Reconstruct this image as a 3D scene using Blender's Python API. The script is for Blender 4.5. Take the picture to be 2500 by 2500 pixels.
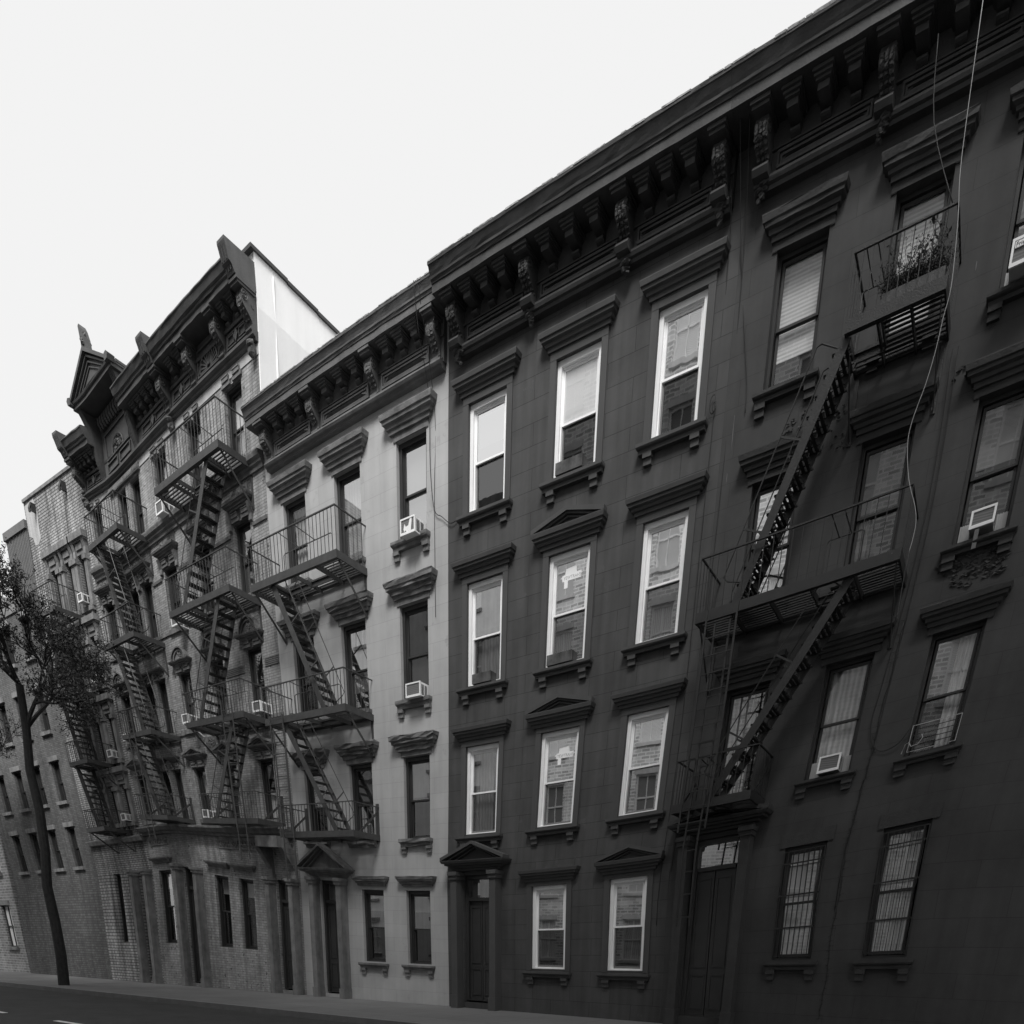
import bpy, bmesh, math, random
from mathutils import Vector, Matrix
random.seed(7)
PI = math.pi
for o in list(bpy.data.objects): bpy.data.objects.remove(o)
scene = bpy.context.scene
col = scene.collection

# ------------------------------------------------------------------ camera
cam_d = bpy.data.cameras.new('camera'); cam = bpy.data.objects.new('camera', cam_d); col.objects.link(cam)
cam.matrix_world = Matrix(((0.8218222696262877, -0.22744785891077274, 0.5223749885121619, 11.782935096110261),
                           (0.5693945629765321, 0.2957750901376596, -0.7670116868123098, -15.857982896431363),
                           (0.019949656612085823, 0.9277847635798485, 0.37258213010032476, 1.5566806635381623),
                           (0, 0, 0, 1)))
cam_d.sensor_width = 36; cam_d.lens = 36*1612.7062/2500
cam_d.shift_x = -(1193.9376-1250)/2500; cam_d.shift_y = (2965.5361-1250)/2500
cam_d.clip_start = 0.05; cam_d.clip_end = 2000
scene.camera = cam
scene.render.resolution_x = 1024; scene.render.resolution_y = 1024

# ------------------------------------------------------------------ sky, sun, exposure
SUN = Vector((0.30, -0.60, 0.74)).normalized()
el = math.asin(SUN.z); az = math.atan2(SUN.x, SUN.y)
w = bpy.data.worlds.new('World'); scene.world = w; w.use_nodes = True
nt = w.node_tree; nt.nodes.clear()
out = nt.nodes.new('ShaderNodeOutputWorld'); bg = nt.nodes.new('ShaderNodeBackground')
sky = nt.nodes.new('ShaderNodeTexSky'); sky.sky_type = 'NISHITA'; sky.sun_disc = False
sky.sun_elevation = el; sky.sun_rotation = az
bw = nt.nodes.new('ShaderNodeRGBToBW'); mx = nt.nodes.new('ShaderNodeMix'); mx.data_type = 'FLOAT'
mx.inputs[0].default_value = 0.94; mx.inputs[3].default_value = 9.3      # thin even overcast over the clear sky
nt.links.new(sky.outputs[0], bw.inputs[0]); nt.links.new(bw.outputs[0], mx.inputs[2])
nt.links.new(mx.outputs[0], bg.inputs[0]); bg.inputs[1].default_value = 0.079
nt.links.new(bg.outputs[0], out.inputs[0])
sd = bpy.data.lights.new('sun', 'SUN'); sd.energy = 3.9; sd.angle = math.radians(26); sd.color = (1, .995, .985)
so = bpy.data.objects.new('sun', sd); col.objects.link(so); so.rotation_euler = SUN.to_track_quat('Z', 'Y').to_euler()
scene.view_settings.view_transform = 'Standard'; scene.view_settings.look = 'None'
scene.view_settings.exposure = 0.36; scene.view_settings.gamma = 1
scene.render.engine = 'CYCLES'
scene.cycles.max_bounces = 8; scene.cycles.transparent_max_bounces = 12
scene.cycles.caustics_reflective = False

# ------------------------------------------------------------------ old walls are never quite straight: settle the row of houses
SC, GZ = .88, 14.2
EX = [(0,0),(0,1),(0,2),(0,3),(1,0),(1,1),(1,2),(2,0),(2,1),(3,0)]
WX = [0,-.004653777,-.017488546,.058011306,.001407832,.035757985,-.125693482,-.048933652,-.104699939,.006871242]
WZ = [0,-.023624114,-.014178958,-.023780367,-.023003266,.01560617,-.006620572,.105424383,-.264494846,.035725574]
def settle(x, z):
    X, Z = x/SC, z/SC-GZ
    u = min(max(X/8, -1.9*1.0), 1.55); v = min(max((Z+4.5)/6, -1.1), 1.5)
    u = min(max(u, -2.75), 1.55)
    dx = sum(c*u**a*v**b for c, (a, b) in zip(WX, EX)); dz = sum(c*u**a*v**b for c, (a, b) in zip(WZ, EX))
    k = min(max(z/3.4, 0), 1); k = k*k*(3-2*k)
    return x+dx*SC*k, z+dz*SC*k

# ------------------------------------------------------------------ mesh kit  (x along the street, d outward from the facade, z up)
class MB:
    def __init__(s, warp=True): s.v = []; s.f = []; s.warp = warp
    def add(s, vs, fs):
        n = len(s.v); s.v += [tuple(p) for p in vs]; s.f += [tuple(i+n for i in f) for f in fs]; return s
    def box(s, x0, x1, d0, d1, z0, z1, seg=None):
        if x1 < x0: x0, x1 = x1, x0
        if d1 < d0: d0, d1 = d1, d0
        if z1 < z0: z0, z1 = z1, z0
        if seg is None: seg = max(1, int((x1-x0)/.9)) if s.warp else 1
        return s.sweep([(d0, z0), (d1, z0), (d1, z1), (d0, z1)], x0, x1, seg)
    def sweep(s, prof, x0, x1, seg=None, jit=0, taper=0):
        if seg is None: seg = max(1, int(abs(x1-x0)/.7))
        n = len(prof); vs = []; fs = []
        for i in range(seg+1):
            x = x0+(x1-x0)*i/seg
            for (d, z) in prof: vs.append((x+random.uniform(-jit, jit)*.3, d+random.uniform(-jit, jit), z+random.uniform(-jit, jit)))
        for i in range(seg):
            for j in range(n):
                a = i*n+j; b = i*n+(j+1) % n; fs.append((a, b, b+n, a+n))
        fs.append(tuple(range(n))); fs.append(tuple(seg*n+j for j in range(n)))
        return s.add(vs, fs)
    def hood(s, prof, x0, x1, jit=0, seg=None, end=1.0):
        """moulding along x whose ends return to the wall (profile narrows with d)"""
        if seg is None: seg = max(1, int(abs(x1-x0)/.25))
        F = [p for p in prof if p[0] > 0]; dm = max(p[0] for p in F); n = len(F); base = len(s.v); vs = []; fs = []
        dw = min(0, min(p[0] for p in prof)); wx = [(x0+(dm-d)*end, x1-(dm-d)*end) for d, z in F]
        for i in range(seg+1):
            for (d, z), (a, c) in zip(F, wx): vs.append((a+(c-a)*i/seg, d+random.uniform(-jit, jit), z+random.uniform(-jit, jit)))
        for i in range(seg+1):
            for (d, z), (a, c) in zip(F, wx): vs.append((a+(c-a)*i/seg, dw, z))
        W = (seg+1)*n
        for i in range(seg):
            for j in range(n-1): a = i*n+j; fs.append((a, a+1, a+1+n, a+n)); fs.append((W+a, W+a+n, W+a+n+1, W+a+1))
            for j in (0, n-1): a = i*n+j; fs.append((a, a+n, W+a+n, W+a))
        for i in (0, seg):
            for j in range(n-1): a = i*n+j; fs.append((a, W+a, W+a+1, a+1))
        return s.add(vs, fs)
    def plate(s, pts, d0, d1):
        """outline in (x,z), thickness in d"""
        n = len(pts); vs = [(x, d0, z) for x, z in pts]+[(x, d1, z) for x, z in pts]
        fs = [tuple(range(n)), tuple(range(n, 2*n))]+[(i, (i+1) % n, (i+1) % n+n, i+n) for i in range(n)]
        return s.add(vs, fs)
    def bar(s, p, q, w, h=None, seg=1):
        h = w if h is None else h
        P = Vector(p); Q = Vector(q); t = (Q-P).normalized()
        up = Vector((0, 0, 1)) if abs(t.z) < .95 else Vector((0, 1, 0))
        a = t.cross(up).normalized(); b = a.cross(t).normalized(); vs = []; fs = []
        for i in range(seg+1):
            c = P+(Q-P)*i/seg
            for sa, sb in ((-1, -1), (1, -1), (1, 1), (-1, 1)): vs.append(tuple(c+a*sa*w/2+b*sb*h/2))
        for i in range(seg):
            for j in range(4): fs.append((i*4+j, i*4+(j+1) % 4, i*4+4+(j+1) % 4, i*4+4+j))
        fs += [(0, 1, 2, 3), tuple(seg*4+j for j in range(4))]
        return s.add(vs, fs)
    def tube(s, pts, r, n=6, r1=None, cap=True):
        pts = [Vector(p) for p in pts]; m = len(pts); vs = []; fs = []
        for i, c in enumerate(pts):
            t = (pts[min(i+1, m-1)]-pts[max(i-1, 0)]).normalized()
            up = Vector((0, 0, 1)) if abs(t.z) < .9 else Vector((0, 1, 0))
            a = t.cross(up).normalized(); b = a.cross(t)
            rr = r if r1 is None else r+(r1-r)*i/(m-1)
            for k in range(n):
                an = 2*PI*k/n; vs.append(tuple(c+a*math.cos(an)*rr+b*math.sin(an)*rr))
        for i in range(m-1):
            for k in range(n): fs.append((i*n+k, i*n+(k+1) % n, (i+1)*n+(k+1) % n, (i+1)*n+k))
        if cap: fs += [tuple(range(n)), tuple((m-1)*n+k for k in range(n))]
        return s.add(vs, fs)
    def blob(s, x, d, z, rx, rd, rz, j=.15, n=7, m=5):
        vs = []; fs = []
        for i in range(m+1):
            th = PI*i/m
            for k in range(n):
                ph = 2*PI*k/n; q = 1+random.uniform(-j, j)
                vs.append((x+rx*math.sin(th)*math.cos(ph)*q, d+rd*math.sin(th)*math.sin(ph)*q, z+rz*math.cos(th)*q))
        for i in range(m):
            for k in range(n): fs.append((i*n+k, i*n+(k+1) % n, (i+1)*n+(k+1) % n, (i+1)*n+k))
        return s.add(vs, fs)
    def quad(s, a, b, c, d): return s.add([a, b, c, d], [(0, 1, 2, 3)])
    def build(s, name, mat, parent=None, recalc=True, smooth=False):
        me = bpy.data.meshes.new(name)
        base = Vector(root_of(parent).location) if parent else Vector((0, 0, 0))
        vs = []
        for (x, d, z) in s.v:
            X, Z = settle(x, z) if s.warp else (x, z)
            vs.append((X-base.x, -d-base.y, Z-base.z))
        me.from_pydata(vs, [], s.f)
        uv = me.uv_layers.new(name='UVMap')
        for p in me.polygons:
            nx, ny, nz = abs(p.normal.x), abs(p.normal.y), abs(p.normal.z)
            for li in p.loop_indices:
                x, d, z = s.v[me.loops[li].vertex_index]
                uv.data[li].uv = (x, z) if ny >= max(nx, nz) else ((d, z) if nx >= nz else (x, d))
        if recalc:
            b = bmesh.new(); b.from_mesh(me); bmesh.ops.recalc_face_normals(b, faces=b.faces); b.to_mesh(me); b.free()
        if smooth:
            for p in me.polygons: p.use_smooth = True
        me.materials.append(mat)
        o = bpy.data.objects.new(name, me); col.objects.link(o)
        if parent: o.parent = parent
        return o
def root_of(o):
    while o.parent: o = o.parent
    return o
def tag(o, label, cat, group=None):
    o['label'] = label; o['category'] = cat
    if group: o['group'] = group
    return o
def thing(name, x, d, z, label, cat, group=None, warp=True):
    o = bpy.data.objects.new(name, None); col.objects.link(o); o.empty_display_size = .3
    X, Z = settle(x, z) if warp else (x, z)
    o.location = (X, -d, Z); return tag(o, label, cat, group)

# ------------------------------------------------------------------ materials (the place is seen in black and white: all neutral greys)
def mat(name, v, rough=.75, var=.12, scale=1.2, streak=0., spec=.3, bump=0., bscale=30, spots=None, coord='Object', metal=0):
    m = bpy.data.materials.new(name); m.use_nodes = True; t = m.node_tree; n = t.nodes; L = t.links
    b = n['Principled BSDF']; b.inputs['Roughness'].default_value = rough; b.inputs['Specular IOR Level'].default_value = spec
    b.inputs['Metallic'].default_value = metal
    tc = n.new('ShaderNodeTexCoord'); src = tc.outputs['UV' if coord == 'UV' else 'Object']
    no = n.new('ShaderNodeTexNoise'); no.inputs['Scale'].default_value = scale; no.inputs['Detail'].default_value = 8
    no.inputs['Roughness'].default_value = .62; L.new(src, no.inputs['Vector'])
    mr = n.new('ShaderNodeMapRange'); mr.inputs[1].default_value = .3; mr.inputs[2].default_value = .7
    mr.inputs[3].default_value = v*(1-var); mr.inputs[4].default_value = v*(1+var); L.new(no.outputs[0], mr.inputs[0])
    cur = mr.outputs[0]
    if streak:
        mp = n.new('ShaderNodeMapping'); mp.inputs['Scale'].default_value = (5, .35, 1) if coord == 'UV' else (5, 5, .35)
        L.new(src, mp.inputs[0]); n2 = n.new('ShaderNodeTexNoise'); n2.inputs['Scale'].default_value = 1; n2.inputs['Detail'].default_value = 6
        L.new(mp.outputs[0], n2.inputs['Vector'])
        m2 = n.new('ShaderNodeMapRange'); m2.inputs[1].default_value = .35; m2.inputs[2].default_value = .7
        m2.inputs[3].default_value = 1+streak*.5; m2.inputs[4].default_value = 1-streak; L.new(n2.outputs[0], m2.inputs[0])
        mu = n.new('ShaderNodeMath'); mu.operation = 'MULTIPLY'; L.new(cur, mu.inputs[0]); L.new(m2.outputs[0], mu.inputs[1]); cur = mu.outputs[0]
    if spots:
        n3 = n.new('ShaderNodeTexNoise'); n3.inputs['Scale'].default_value = spots[0]; n3.inputs['Detail'].default_value = 5
        n3.inputs['Roughness'].default_value = .7
        L.new(src, n3.inputs['Vector'])
        m3 = n.new('ShaderNodeMapRange'); m3.inputs[1].default_value = spots[1]; m3.inputs[2].default_value = spots[1]+.03; m3.clamp = True
        L.new(n3.outputs[0], m3.inputs[0])
        mm = n.new('ShaderNodeMix'); mm.data_type = 'FLOAT'; mm.inputs[3].default_value = spots[2]
        L.new(m3.outputs[0], mm.inputs[0]); L.new(cur, mm.inputs[2]); cur = mm.outputs[0]
    L.new(cur, b.inputs['Base Color'])
    if bump:
        n4 = n.new('ShaderNodeTexNoise'); n4.inputs['Scale'].default_value = bscale; n4.inputs['Detail'].default_value = 4
        L.new(src, n4.inputs['Vector']); bp = n.new('ShaderNodeBump'); bp.inputs['Strength'].default_value = bump; bp.inputs['Distance'].default_value = .02
        L.new(n4.outputs[0], bp.inputs['Height']); L.new(bp.outputs[0], b.inputs['Normal'])
    m['cur'] = cur.node.name
    return m
def masonry(name, v, mortar, bw_, bh, ms, var=.12, offset=.5, streak=.12, spots=None, brickvar=.15, rough=.85, bump=.3, scale=.7, warpamt=0.):
    m = mat(name, v, rough, var, scale, streak, .2, 0, 30, spots, 'UV'); t = m.node_tree; n = t.nodes; L = t.links
    b = n['Principled BSDF']; cur = b.inputs['Base Color'].links[0].from_socket
    tc = [q for q in n if q.type == 'TEX_COORD'][0]
    br = n.new('ShaderNodeTexBrick'); br.inputs['Scale'].default_value = 1; br.offset = offset
    br.inputs['Brick Width'].default_value = bw_; br.inputs['Row Height'].default_value = bh
    br.inputs['Mortar Size'].default_value = ms; br.inputs['Mortar Smooth'].default_value = .3; br.inputs['Bias'].default_value = 0
    br.inputs['Color1'].default_value = (1-brickvar,)*3+(1,); br.inputs['Color2'].default_value = (1+brickvar,)*3+(1,)
    br.inputs['Mortar'].default_value = (mortar,)*3+(1,); L.new(tc.outputs['UV'], br.inputs['Vector'])
    mu = n.new('ShaderNodeVectorMath'); mu.operation = 'MULTIPLY'; L.new(cur, mu.inputs[0]); L.new(br.outputs['Color'], mu.inputs[1])
    L.new(mu.outputs[0], b.inputs['Base Color'])
    inv = n.new('ShaderNodeMath'); inv.operation = 'SUBTRACT'; inv.inputs[0].default_value = 1; L.new(br.outputs['Fac'], inv.inputs[1])
    no = n.new('ShaderNodeTexNoise'); no.inputs['Scale'].default_value = 22; no.inputs['Detail'].default_value = 5; L.new(tc.outputs['UV'], no.inputs['Vector'])
    ad = n.new('ShaderNodeMath'); ad.operation = 'MULTIPLY_ADD'; ad.inputs[1].default_value = .35; L.new(no.outputs[0], ad.inputs[0]); L.new(inv.outputs[0], ad.inputs[2])
    bp = n.new('ShaderNodeBump'); bp.inputs['Strength'].default_value = bump; bp.inputs['Distance'].default_value = .012
    L.new(ad.outputs[0], bp.inputs['Height']); L.new(bp.outputs[0], b.inputs['Normal'])
    return m
def glass(name, refl, tint=.8, wav=.06, wsc=2.2):
    m = bpy.data.materials.new(name); m.use_nodes = True; t = m.node_tree; n = t.nodes; n.clear(); L = t.links
    o = n.new('ShaderNodeOutputMaterial'); mx = n.new('ShaderNodeMixShader'); tr = n.new('ShaderNodeBsdfTransparent'); gl = n.new('ShaderNodeBsdfGlossy')
    tr.inputs[0].default_value = (tint,)*3+(1,); gl.inputs['Color'].default_value = (.97,)*3+(1,); gl.inputs['Roughness'].default_value = .012
    tc = n.new('ShaderNodeTexCoord'); mp = n.new('ShaderNodeMapping'); mp.inputs['Scale'].default_value = (1, 1, .7); L.new(tc.outputs['Object'], mp.inputs[0])
    no = n.new('ShaderNodeTexNoise'); no.inputs['Scale'].default_value = wsc; no.inputs['Detail'].default_value = 1.5; L.new(mp.outputs[0], no.inputs['Vector'])
    bp = n.new('ShaderNodeBump'); bp.inputs['Strength'].default_value = wav; bp.inputs['Distance'].default_value = .005
    L.new(no.outputs[0], bp.inputs['Height']); L.new(bp.outputs[0], gl.inputs['Normal'])
    mx.inputs[0].default_value = refl
    L.new(tr.outputs[0], mx.inputs[1]); L.new(gl.outputs[0], mx.inputs[2]); L.new(mx.outputs[0], o.inputs[0]); return m
def blinds(name, v, pitch=.05):
    m = mat(name, v, .7, .05, 2, 0); t = m.node_tree; n = t.nodes; L = t.links; b = n['Principled BSDF']
    cur = b.inputs['Base Color'].links[0].from_socket
    tc = [q for q in n if q.type == 'TEX_COORD'][0]
    wv = n.new('ShaderNodeTexWave'); wv.wave_type = 'BANDS'; wv.bands_direction = 'Z' if pitch > 0 else 'X'; wv.inputs['Scale'].default_value = 1/abs(pitch)/3.14
    wv.inputs['Distortion'].default_value = 0 if pitch > 0 else 2.5
    L.new(tc.outputs['Object'], wv.inputs['Vector'])
    mr = n.new('ShaderNodeMapRange'); mr.inputs[3].default_value = .68; mr.inputs[4].default_value = 1.05; L.new(wv.outputs['Fac'], mr.inputs[0])
    mu = n.new('ShaderNodeMath'); mu.operation = 'MULTIPLY'; L.new(cur, mu.inputs[0]); L.new(mr.outputs[0], mu.inputs[1]); L.new(mu.outputs[0], b.inputs['Base Color'])
    return m

M = dict(
    dwall=masonry('dark_scored_stucco', .071, .45, 1.12, .355, .005, .18, .5, .18, (1.6, .62, .080), .05, .8, .25, .8),
    ddress=mat('dark_dressed_stone', .070, .75, .08, 1.5, .08, .3, .1, 60),
    dcorn=mat('black_painted_metal', .052, .58, .25, 3, .15, .5, .25, 45),
    cwall=masonry('grey_scored_stucco', .385, .7, 1.05, .355, .0035, .10, .5, .08, (1.1, .62, .34), .03, .85, .15, .8),
    cdress=mat('worn_grey_stone', .165, .85, .22, 4, .25, .2, .5, 25),
    ccorn=mat('dark_grey_painted_metal', .108, .6, .2, 3, .2, .45, .25, 45, (9, .70, .3)),
    ewall=masonry('black_scored_stucco', .055, .6, 1.1, .355, .0035, .2, .5, .10, (14, .735, .15), .03, .72, .3, .9),
    edress=mat('black_dressed_stone', .044, .7, .15, 4, .12, .3, .35, 30, (16, .72, .15)),
    bwall=masonry('weathered_brick', .28, .62, .205, .068, .0085, .28, .5, .35, (6, .60, .10), .16, .9, .5, .45),
    bband=mat('weathered_band_stone', .17, .85, .25, 4, .3, .2, .5, 25, (10, .66, .06)),
    bfrieze=mat('pale_stucco_frieze', .42, .85, .12, 2, .2, .2, .2, 30),
    bcorn=mat('dark_sheet_metal', .075, .5, .22, 3, .2, .45, .3, 40, (11, .70, .35)),
    white=mat('white_limewashed_wall', .88, .8, .03, 1, .03, .2, .1, 20),
    awall=masonry('pale_brick_dark_joints', .30, .3, .23, .085, .014, .35, .5, .6, None, .16, .9, .6, .5),
    astone=mat('soot_stained_stone', .2, .85, .3, 3, .3, .2, .4, 20),
    aclad=mat('ribbed_sheet_cladding', .14, .6, .06, 2, .1),
    wframe=mat('white_window_paint', .9, .45, .05, 3, .04, .4),
    dframe=mat('black_window_paint', .035, .45, .2, 3, .1, .4),
    sash=mat('grey_screen_frame', .16, .5, .1, 3),
    iron=mat('black_iron', .05, .45, .3, 6, 0, .5, .3, 60, (12, .70, .16)),
    ironc=mat('grey_painted_iron', .052, .5, .25, 6, 0, .5, .3, 60, (12, .72, .03)),
    irone=mat('old_black_iron', .018, .5, .3, 6, 0, .5, .3, 60, (14, .74, .16)),
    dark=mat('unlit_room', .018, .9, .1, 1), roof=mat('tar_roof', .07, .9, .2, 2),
    drape=blinds('pale_curtain', .82, -.09), slat=blinds('white_blind', .88, .05), sky_glare=mat('painted_sky_reflection', .95, .5, .03, 2), shade=mat('pale_roller_shade', .6, .8, .06, 1.5),  # the brightest white sheet paints a sky reflection behind one pane
    dimshade=mat('dim_shade', .1, .8, .1, 1.5), greyshade=mat('grey_shade', .24, .8, .1, 1.5), tinsel=mat('plastic_sheet', .4, .3, .4, 6),
    acwhite=mat('white_enamel', .84, .4, .04, 5, .05), acgrille=blinds('dark_grille', .17, .035), acgrey=mat('grey_enamel', .42, .5, .1, 5),
    wood=mat('weathered_wood', .10, .8, .45, 5, .5, .2, .4, 20), felt=mat('pale_roofing_felt', .30, .9, .6, 14), rope=mat('white_cable', .36, .5, .1, 3), wire=mat('black_cable', .02, .5, .1, 3),
    leaf=mat('dry_leaf', .045, .6, .4, 3), bark=mat('dark_bark', .035, .9, .3, 8, 0, .2, .6, 20), paper=mat('reflected_white_paper', .93, .8, .02, 2),
    asphalt=mat('asphalt', .05, .9, .2, 1.5, 0, .2, .4, 60), walk=masonry('paving', .17, .6, 1.5, 1.5, .012, .12, 0, 0, None, .06, .9, .2, .6),
    kerb=mat('kerb_stone', .18, .85, .15, 3), paint=mat('road_paint', .7, .8, .1, 3),
    oppbrick=masonry('facing_brick', .62, 1.5, .40, .135, .026, .15, .5, .15, None, .35, .85, .4, .4),
    fbrick=masonry('dark_street_brick', .13, .6, .21, .07, .01, .2, .5, .25, None, .2, .9, .4, .5), oppbrick2=masonry('facing_dark_brick', .22, 1.7, .36, .12, .02, .2, .5, .2, None, .25, .85, .4, .4),
    oppstone=mat('facing_stone', .62, .8, .1, 2, .1), door=mat('dark_door_paint', .04, .4, .15, 3, 0, .5),
)
G = dict(hi=glass('clear_old_glass', .80, .75, .10, 2.0), wavy=glass('wavy_old_glass', .82, .75, .16, 2.6), mid=glass('window_glass', .5, .7, .08, 2),
         lo=glass('screened_glass', .15, .35, .12, 2.5), soft=glass('soft_glass', .13, .8, .1, 2), dim=glass('dull_glass', .28, .8, .1, 2), clr=glass('thin_glass', .22, .9, .08, 2))

# ------------------------------------------------------------------ wall with openings
def wall(parent, x0, x1, z0, z1, ops, m, d=0., reveal=.26, name='wall', seams=()):
    """ops: list of (xa, xb, za, zb)"""
    xs = {x0, x1}; zs = {z0, z1}
    for a, b, c, e in ops: xs |= {a, b}; zs |= {c, e}
    def fill(S):
        S = sorted(S); o = [S[0]]
        for a, b in zip(S, S[1:]):
            k = max(1, int((b-a)/.8)); o += [a+(b-a)*i/k for i in range(1, k+1)]
        return [q for i, q in enumerate(o) if i == 0 or q-o[i-1] > 1e-6]
    xs = fill(xs); zs = fill(zs); b = MB(); idx = {}
    def V(x, dd, z):
        k = (round(x, 4), round(dd, 4), round(z, 4))
        if k not in idx: idx[k] = len(b.v); b.v.append((x, dd, z))
        return idx[k]
    for i in range(len(xs)-1):
        for j in range(len(zs)-1):
            cx = (xs[i]+xs[i+1])/2; cz = (zs[j]+zs[j+1])/2
            if any(a < cx < e and c < cz < f for a, e, c, f in ops): continue
            b.f.append((V(xs[i], d, zs[j]), V(xs[i+1], d, zs[j]), V(xs[i+1], d, zs[j+1]), V(xs[i], d, zs[j+1])))
    def strip(pts):
        for p, q in zip(pts, pts[1:]): b.f.append((V(p[0], d, p[1]), V(q[0], d, q[1]), V(q[0], d-reveal, q[1]), V(p[0], d-reveal, p[1])))
    for a, e, c, f in ops:
        X = [x for x in xs if a-1e-6 <= x <= e+1e-6]; Z = [z for z in zs if c-1e-6 <= z <= f+1e-6]
        strip([(x, c) for x in X]); strip([(e, z) for z in Z]); strip([(x, f) for x in reversed(X)]); strip([(a, z) for z in reversed(Z)])
    o = b.build(name, m, parent, recalc=False)
    # caps that close the wall's edges
    e = MB()
    for zz in (z1,):
        for a, c in zip(xs, xs[1:]): e.quad((a, d, zz), (c, d, zz), (c, d-.46, zz), (a, d-.46, zz))
    for xx in (x0, x1):
        for a, c in zip(zs, zs[1:]): e.quad((xx, d, a), (xx, d, c), (xx, d-.46, c), (xx, d-.46, a))
    e.build('wall_edge', m, parent, recalc=False)
    return o
def bodybox(parent, x0, x1, z0, z1, m, depth=12, roof=M['roof'], parapet=.35):
    nz = 12; b = MB(); i = MB(); r = MB(); E_ = .012
    x0 += E_; x1 -= E_
    Z = [z0+(z1-z0)*k/nz for k in range(nz+1)]; nx = max(2, int((x1-x0)/.8)); X = [x0+(x1-x0)*k/nx for k in range(nx+1)]
    for a, c in zip(Z, Z[1:]):
        for xx in (x0, x1): b.quad((xx, -.46, a), (xx, -.46, c), (xx, -depth, c), (xx, -depth, a))
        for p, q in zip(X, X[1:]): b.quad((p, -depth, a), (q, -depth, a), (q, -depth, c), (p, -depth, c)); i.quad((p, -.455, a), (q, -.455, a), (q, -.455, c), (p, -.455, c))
    for p, q in zip(X, X[1:]): r.quad((p, -.02, z1-.004), (q, -.02, z1-.004), (q, -depth, z1-.004), (p, -depth, z1-.004))
    b.build('side_wall', m, parent, recalc=False); i.build('dark_room_sheet', M['dark'], parent, recalc=False); r.build('roof', roof, parent, recalc=False)  # near-black sheet paints the darkness of the rooms behind the windows

# ------------------------------------------------------------------ sash window
def ring(b, x0, x1, z0, z1, d0, d1, wd, wt=None, wb=None):
    wt = wd if wt is None else wt; wb = wd if wb is None else wb
    b.box(x0, x0+wd, d0, d1, z0, z1, 1); b.box(x1-wd, x1, d0, d1, z0, z1, 1)
    b.box(x0+wd, x1-wd, d0, d1, z1-wt, z1, 1); b.box(x0+wd, x1-wd, d0, d1, z0, z0+wb, 1)
def window(parent, x0, x1, z0, z1, style, gu='mid', gl='lo', top=None, bot=None, mid=.5, open_=0):
    fm = M['wframe'] if style == 'D' else M['dframe']
    fw = {'D': .085, 'C': .085, 'E': .05, 'B': .06, 'A': .04}[style]
    k = .05 if style == 'D' else 0.
    f = MB(); ring(f, x0, x1, z0, z1, -.23+k, (-.10 if style != 'E' else -.13)+k, fw, fw*1.05, .03)
    if style in 'DC': ring(f, x0+fw, x1-fw, z0+.03, z1-fw*1.05, -.23+k, -.15+k, .025, .025, .01)
    wd = f.build('window', fm, parent)
    a0, a1, b0, b1 = x0+fw+.02, x1-fw-.02, z0+.04, z1-fw-.02
    zm = b0+(b1-b0)*mid
    sw = .042 if style in 'DCE' else .035
    s1 = MB(); ring(s1, a0, a1, zm-.02, b1, -.2+k, -.165+k, sw, sw, .035); s1.build('upper_sash', fm, wd)
    s2 = MB(); ring(s2, a0, a1, b0+open_, zm+.018, -.238+k, -.205+k, sw, .038, .05)
    s2.build('lower_sash', M['sash'] if style == 'D' else fm, wd)
    p = MB(); p.quad((a0+sw, -.182+k, zm), (a1-sw, -.182+k, zm), (a1-sw, -.182+k, b1-sw), (a0+sw, -.182+k, b1-sw)); p.build('upper_pane', G[gu], wd, recalc=False)
    p = MB(); p.quad((a0+sw, -.222+k, b0+.05+open_), (a1-sw, -.222+k, b0+.05+open_), (a1-sw, -.222+k, zm-.02), (a0+sw, -.222+k, zm-.02)); p.build('lower_pane', G[gl], wd, recalc=False)
    def cover(spec, za, zb):
        if not spec: return
        kk, fr = spec[0], spec[1]; h = zb-za
        if kk in ('slat', 'shade', 'greyshade', 'sky_glare', 'dimshade'):
            c = MB(); db = -.27 if kk != 'sky_glare' else -.19+k; c.box(a0, a1, db-.01, db, zb-h*fr, zb, 1); c.build('blind_or_glare_sheet', M[kk], wd)
        else:
            c = MB(); n = 14; xa, xb = (a0, a0+(a1-a0)*fr) if fr > 0 else (a1+(a1-a0)*fr, a1)
            for i in range(n):
                p_, q_ = xa+(xb-xa)*i/n, xa+(xb-xa)*(i+1)/n
                c.quad((p_, -.30+.02*math.sin(i*2.1), za), (q_, -.30+.02*math.sin(i*2.1+2.1), za), (q_, -.30+.02*math.sin(i*2.1+2.1), zb), (p_, -.30+.02*math.sin(i*2.1), zb))
            c.build('curtain', M['drape'], wd, recalc=False)
    if top and bot and top[0] == 'drape' and bot[0] == 'drape': cover(top, b0, b1)
    else: cover(top, zm, b1); cover(bot, b0, zm)
    return wd

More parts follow.
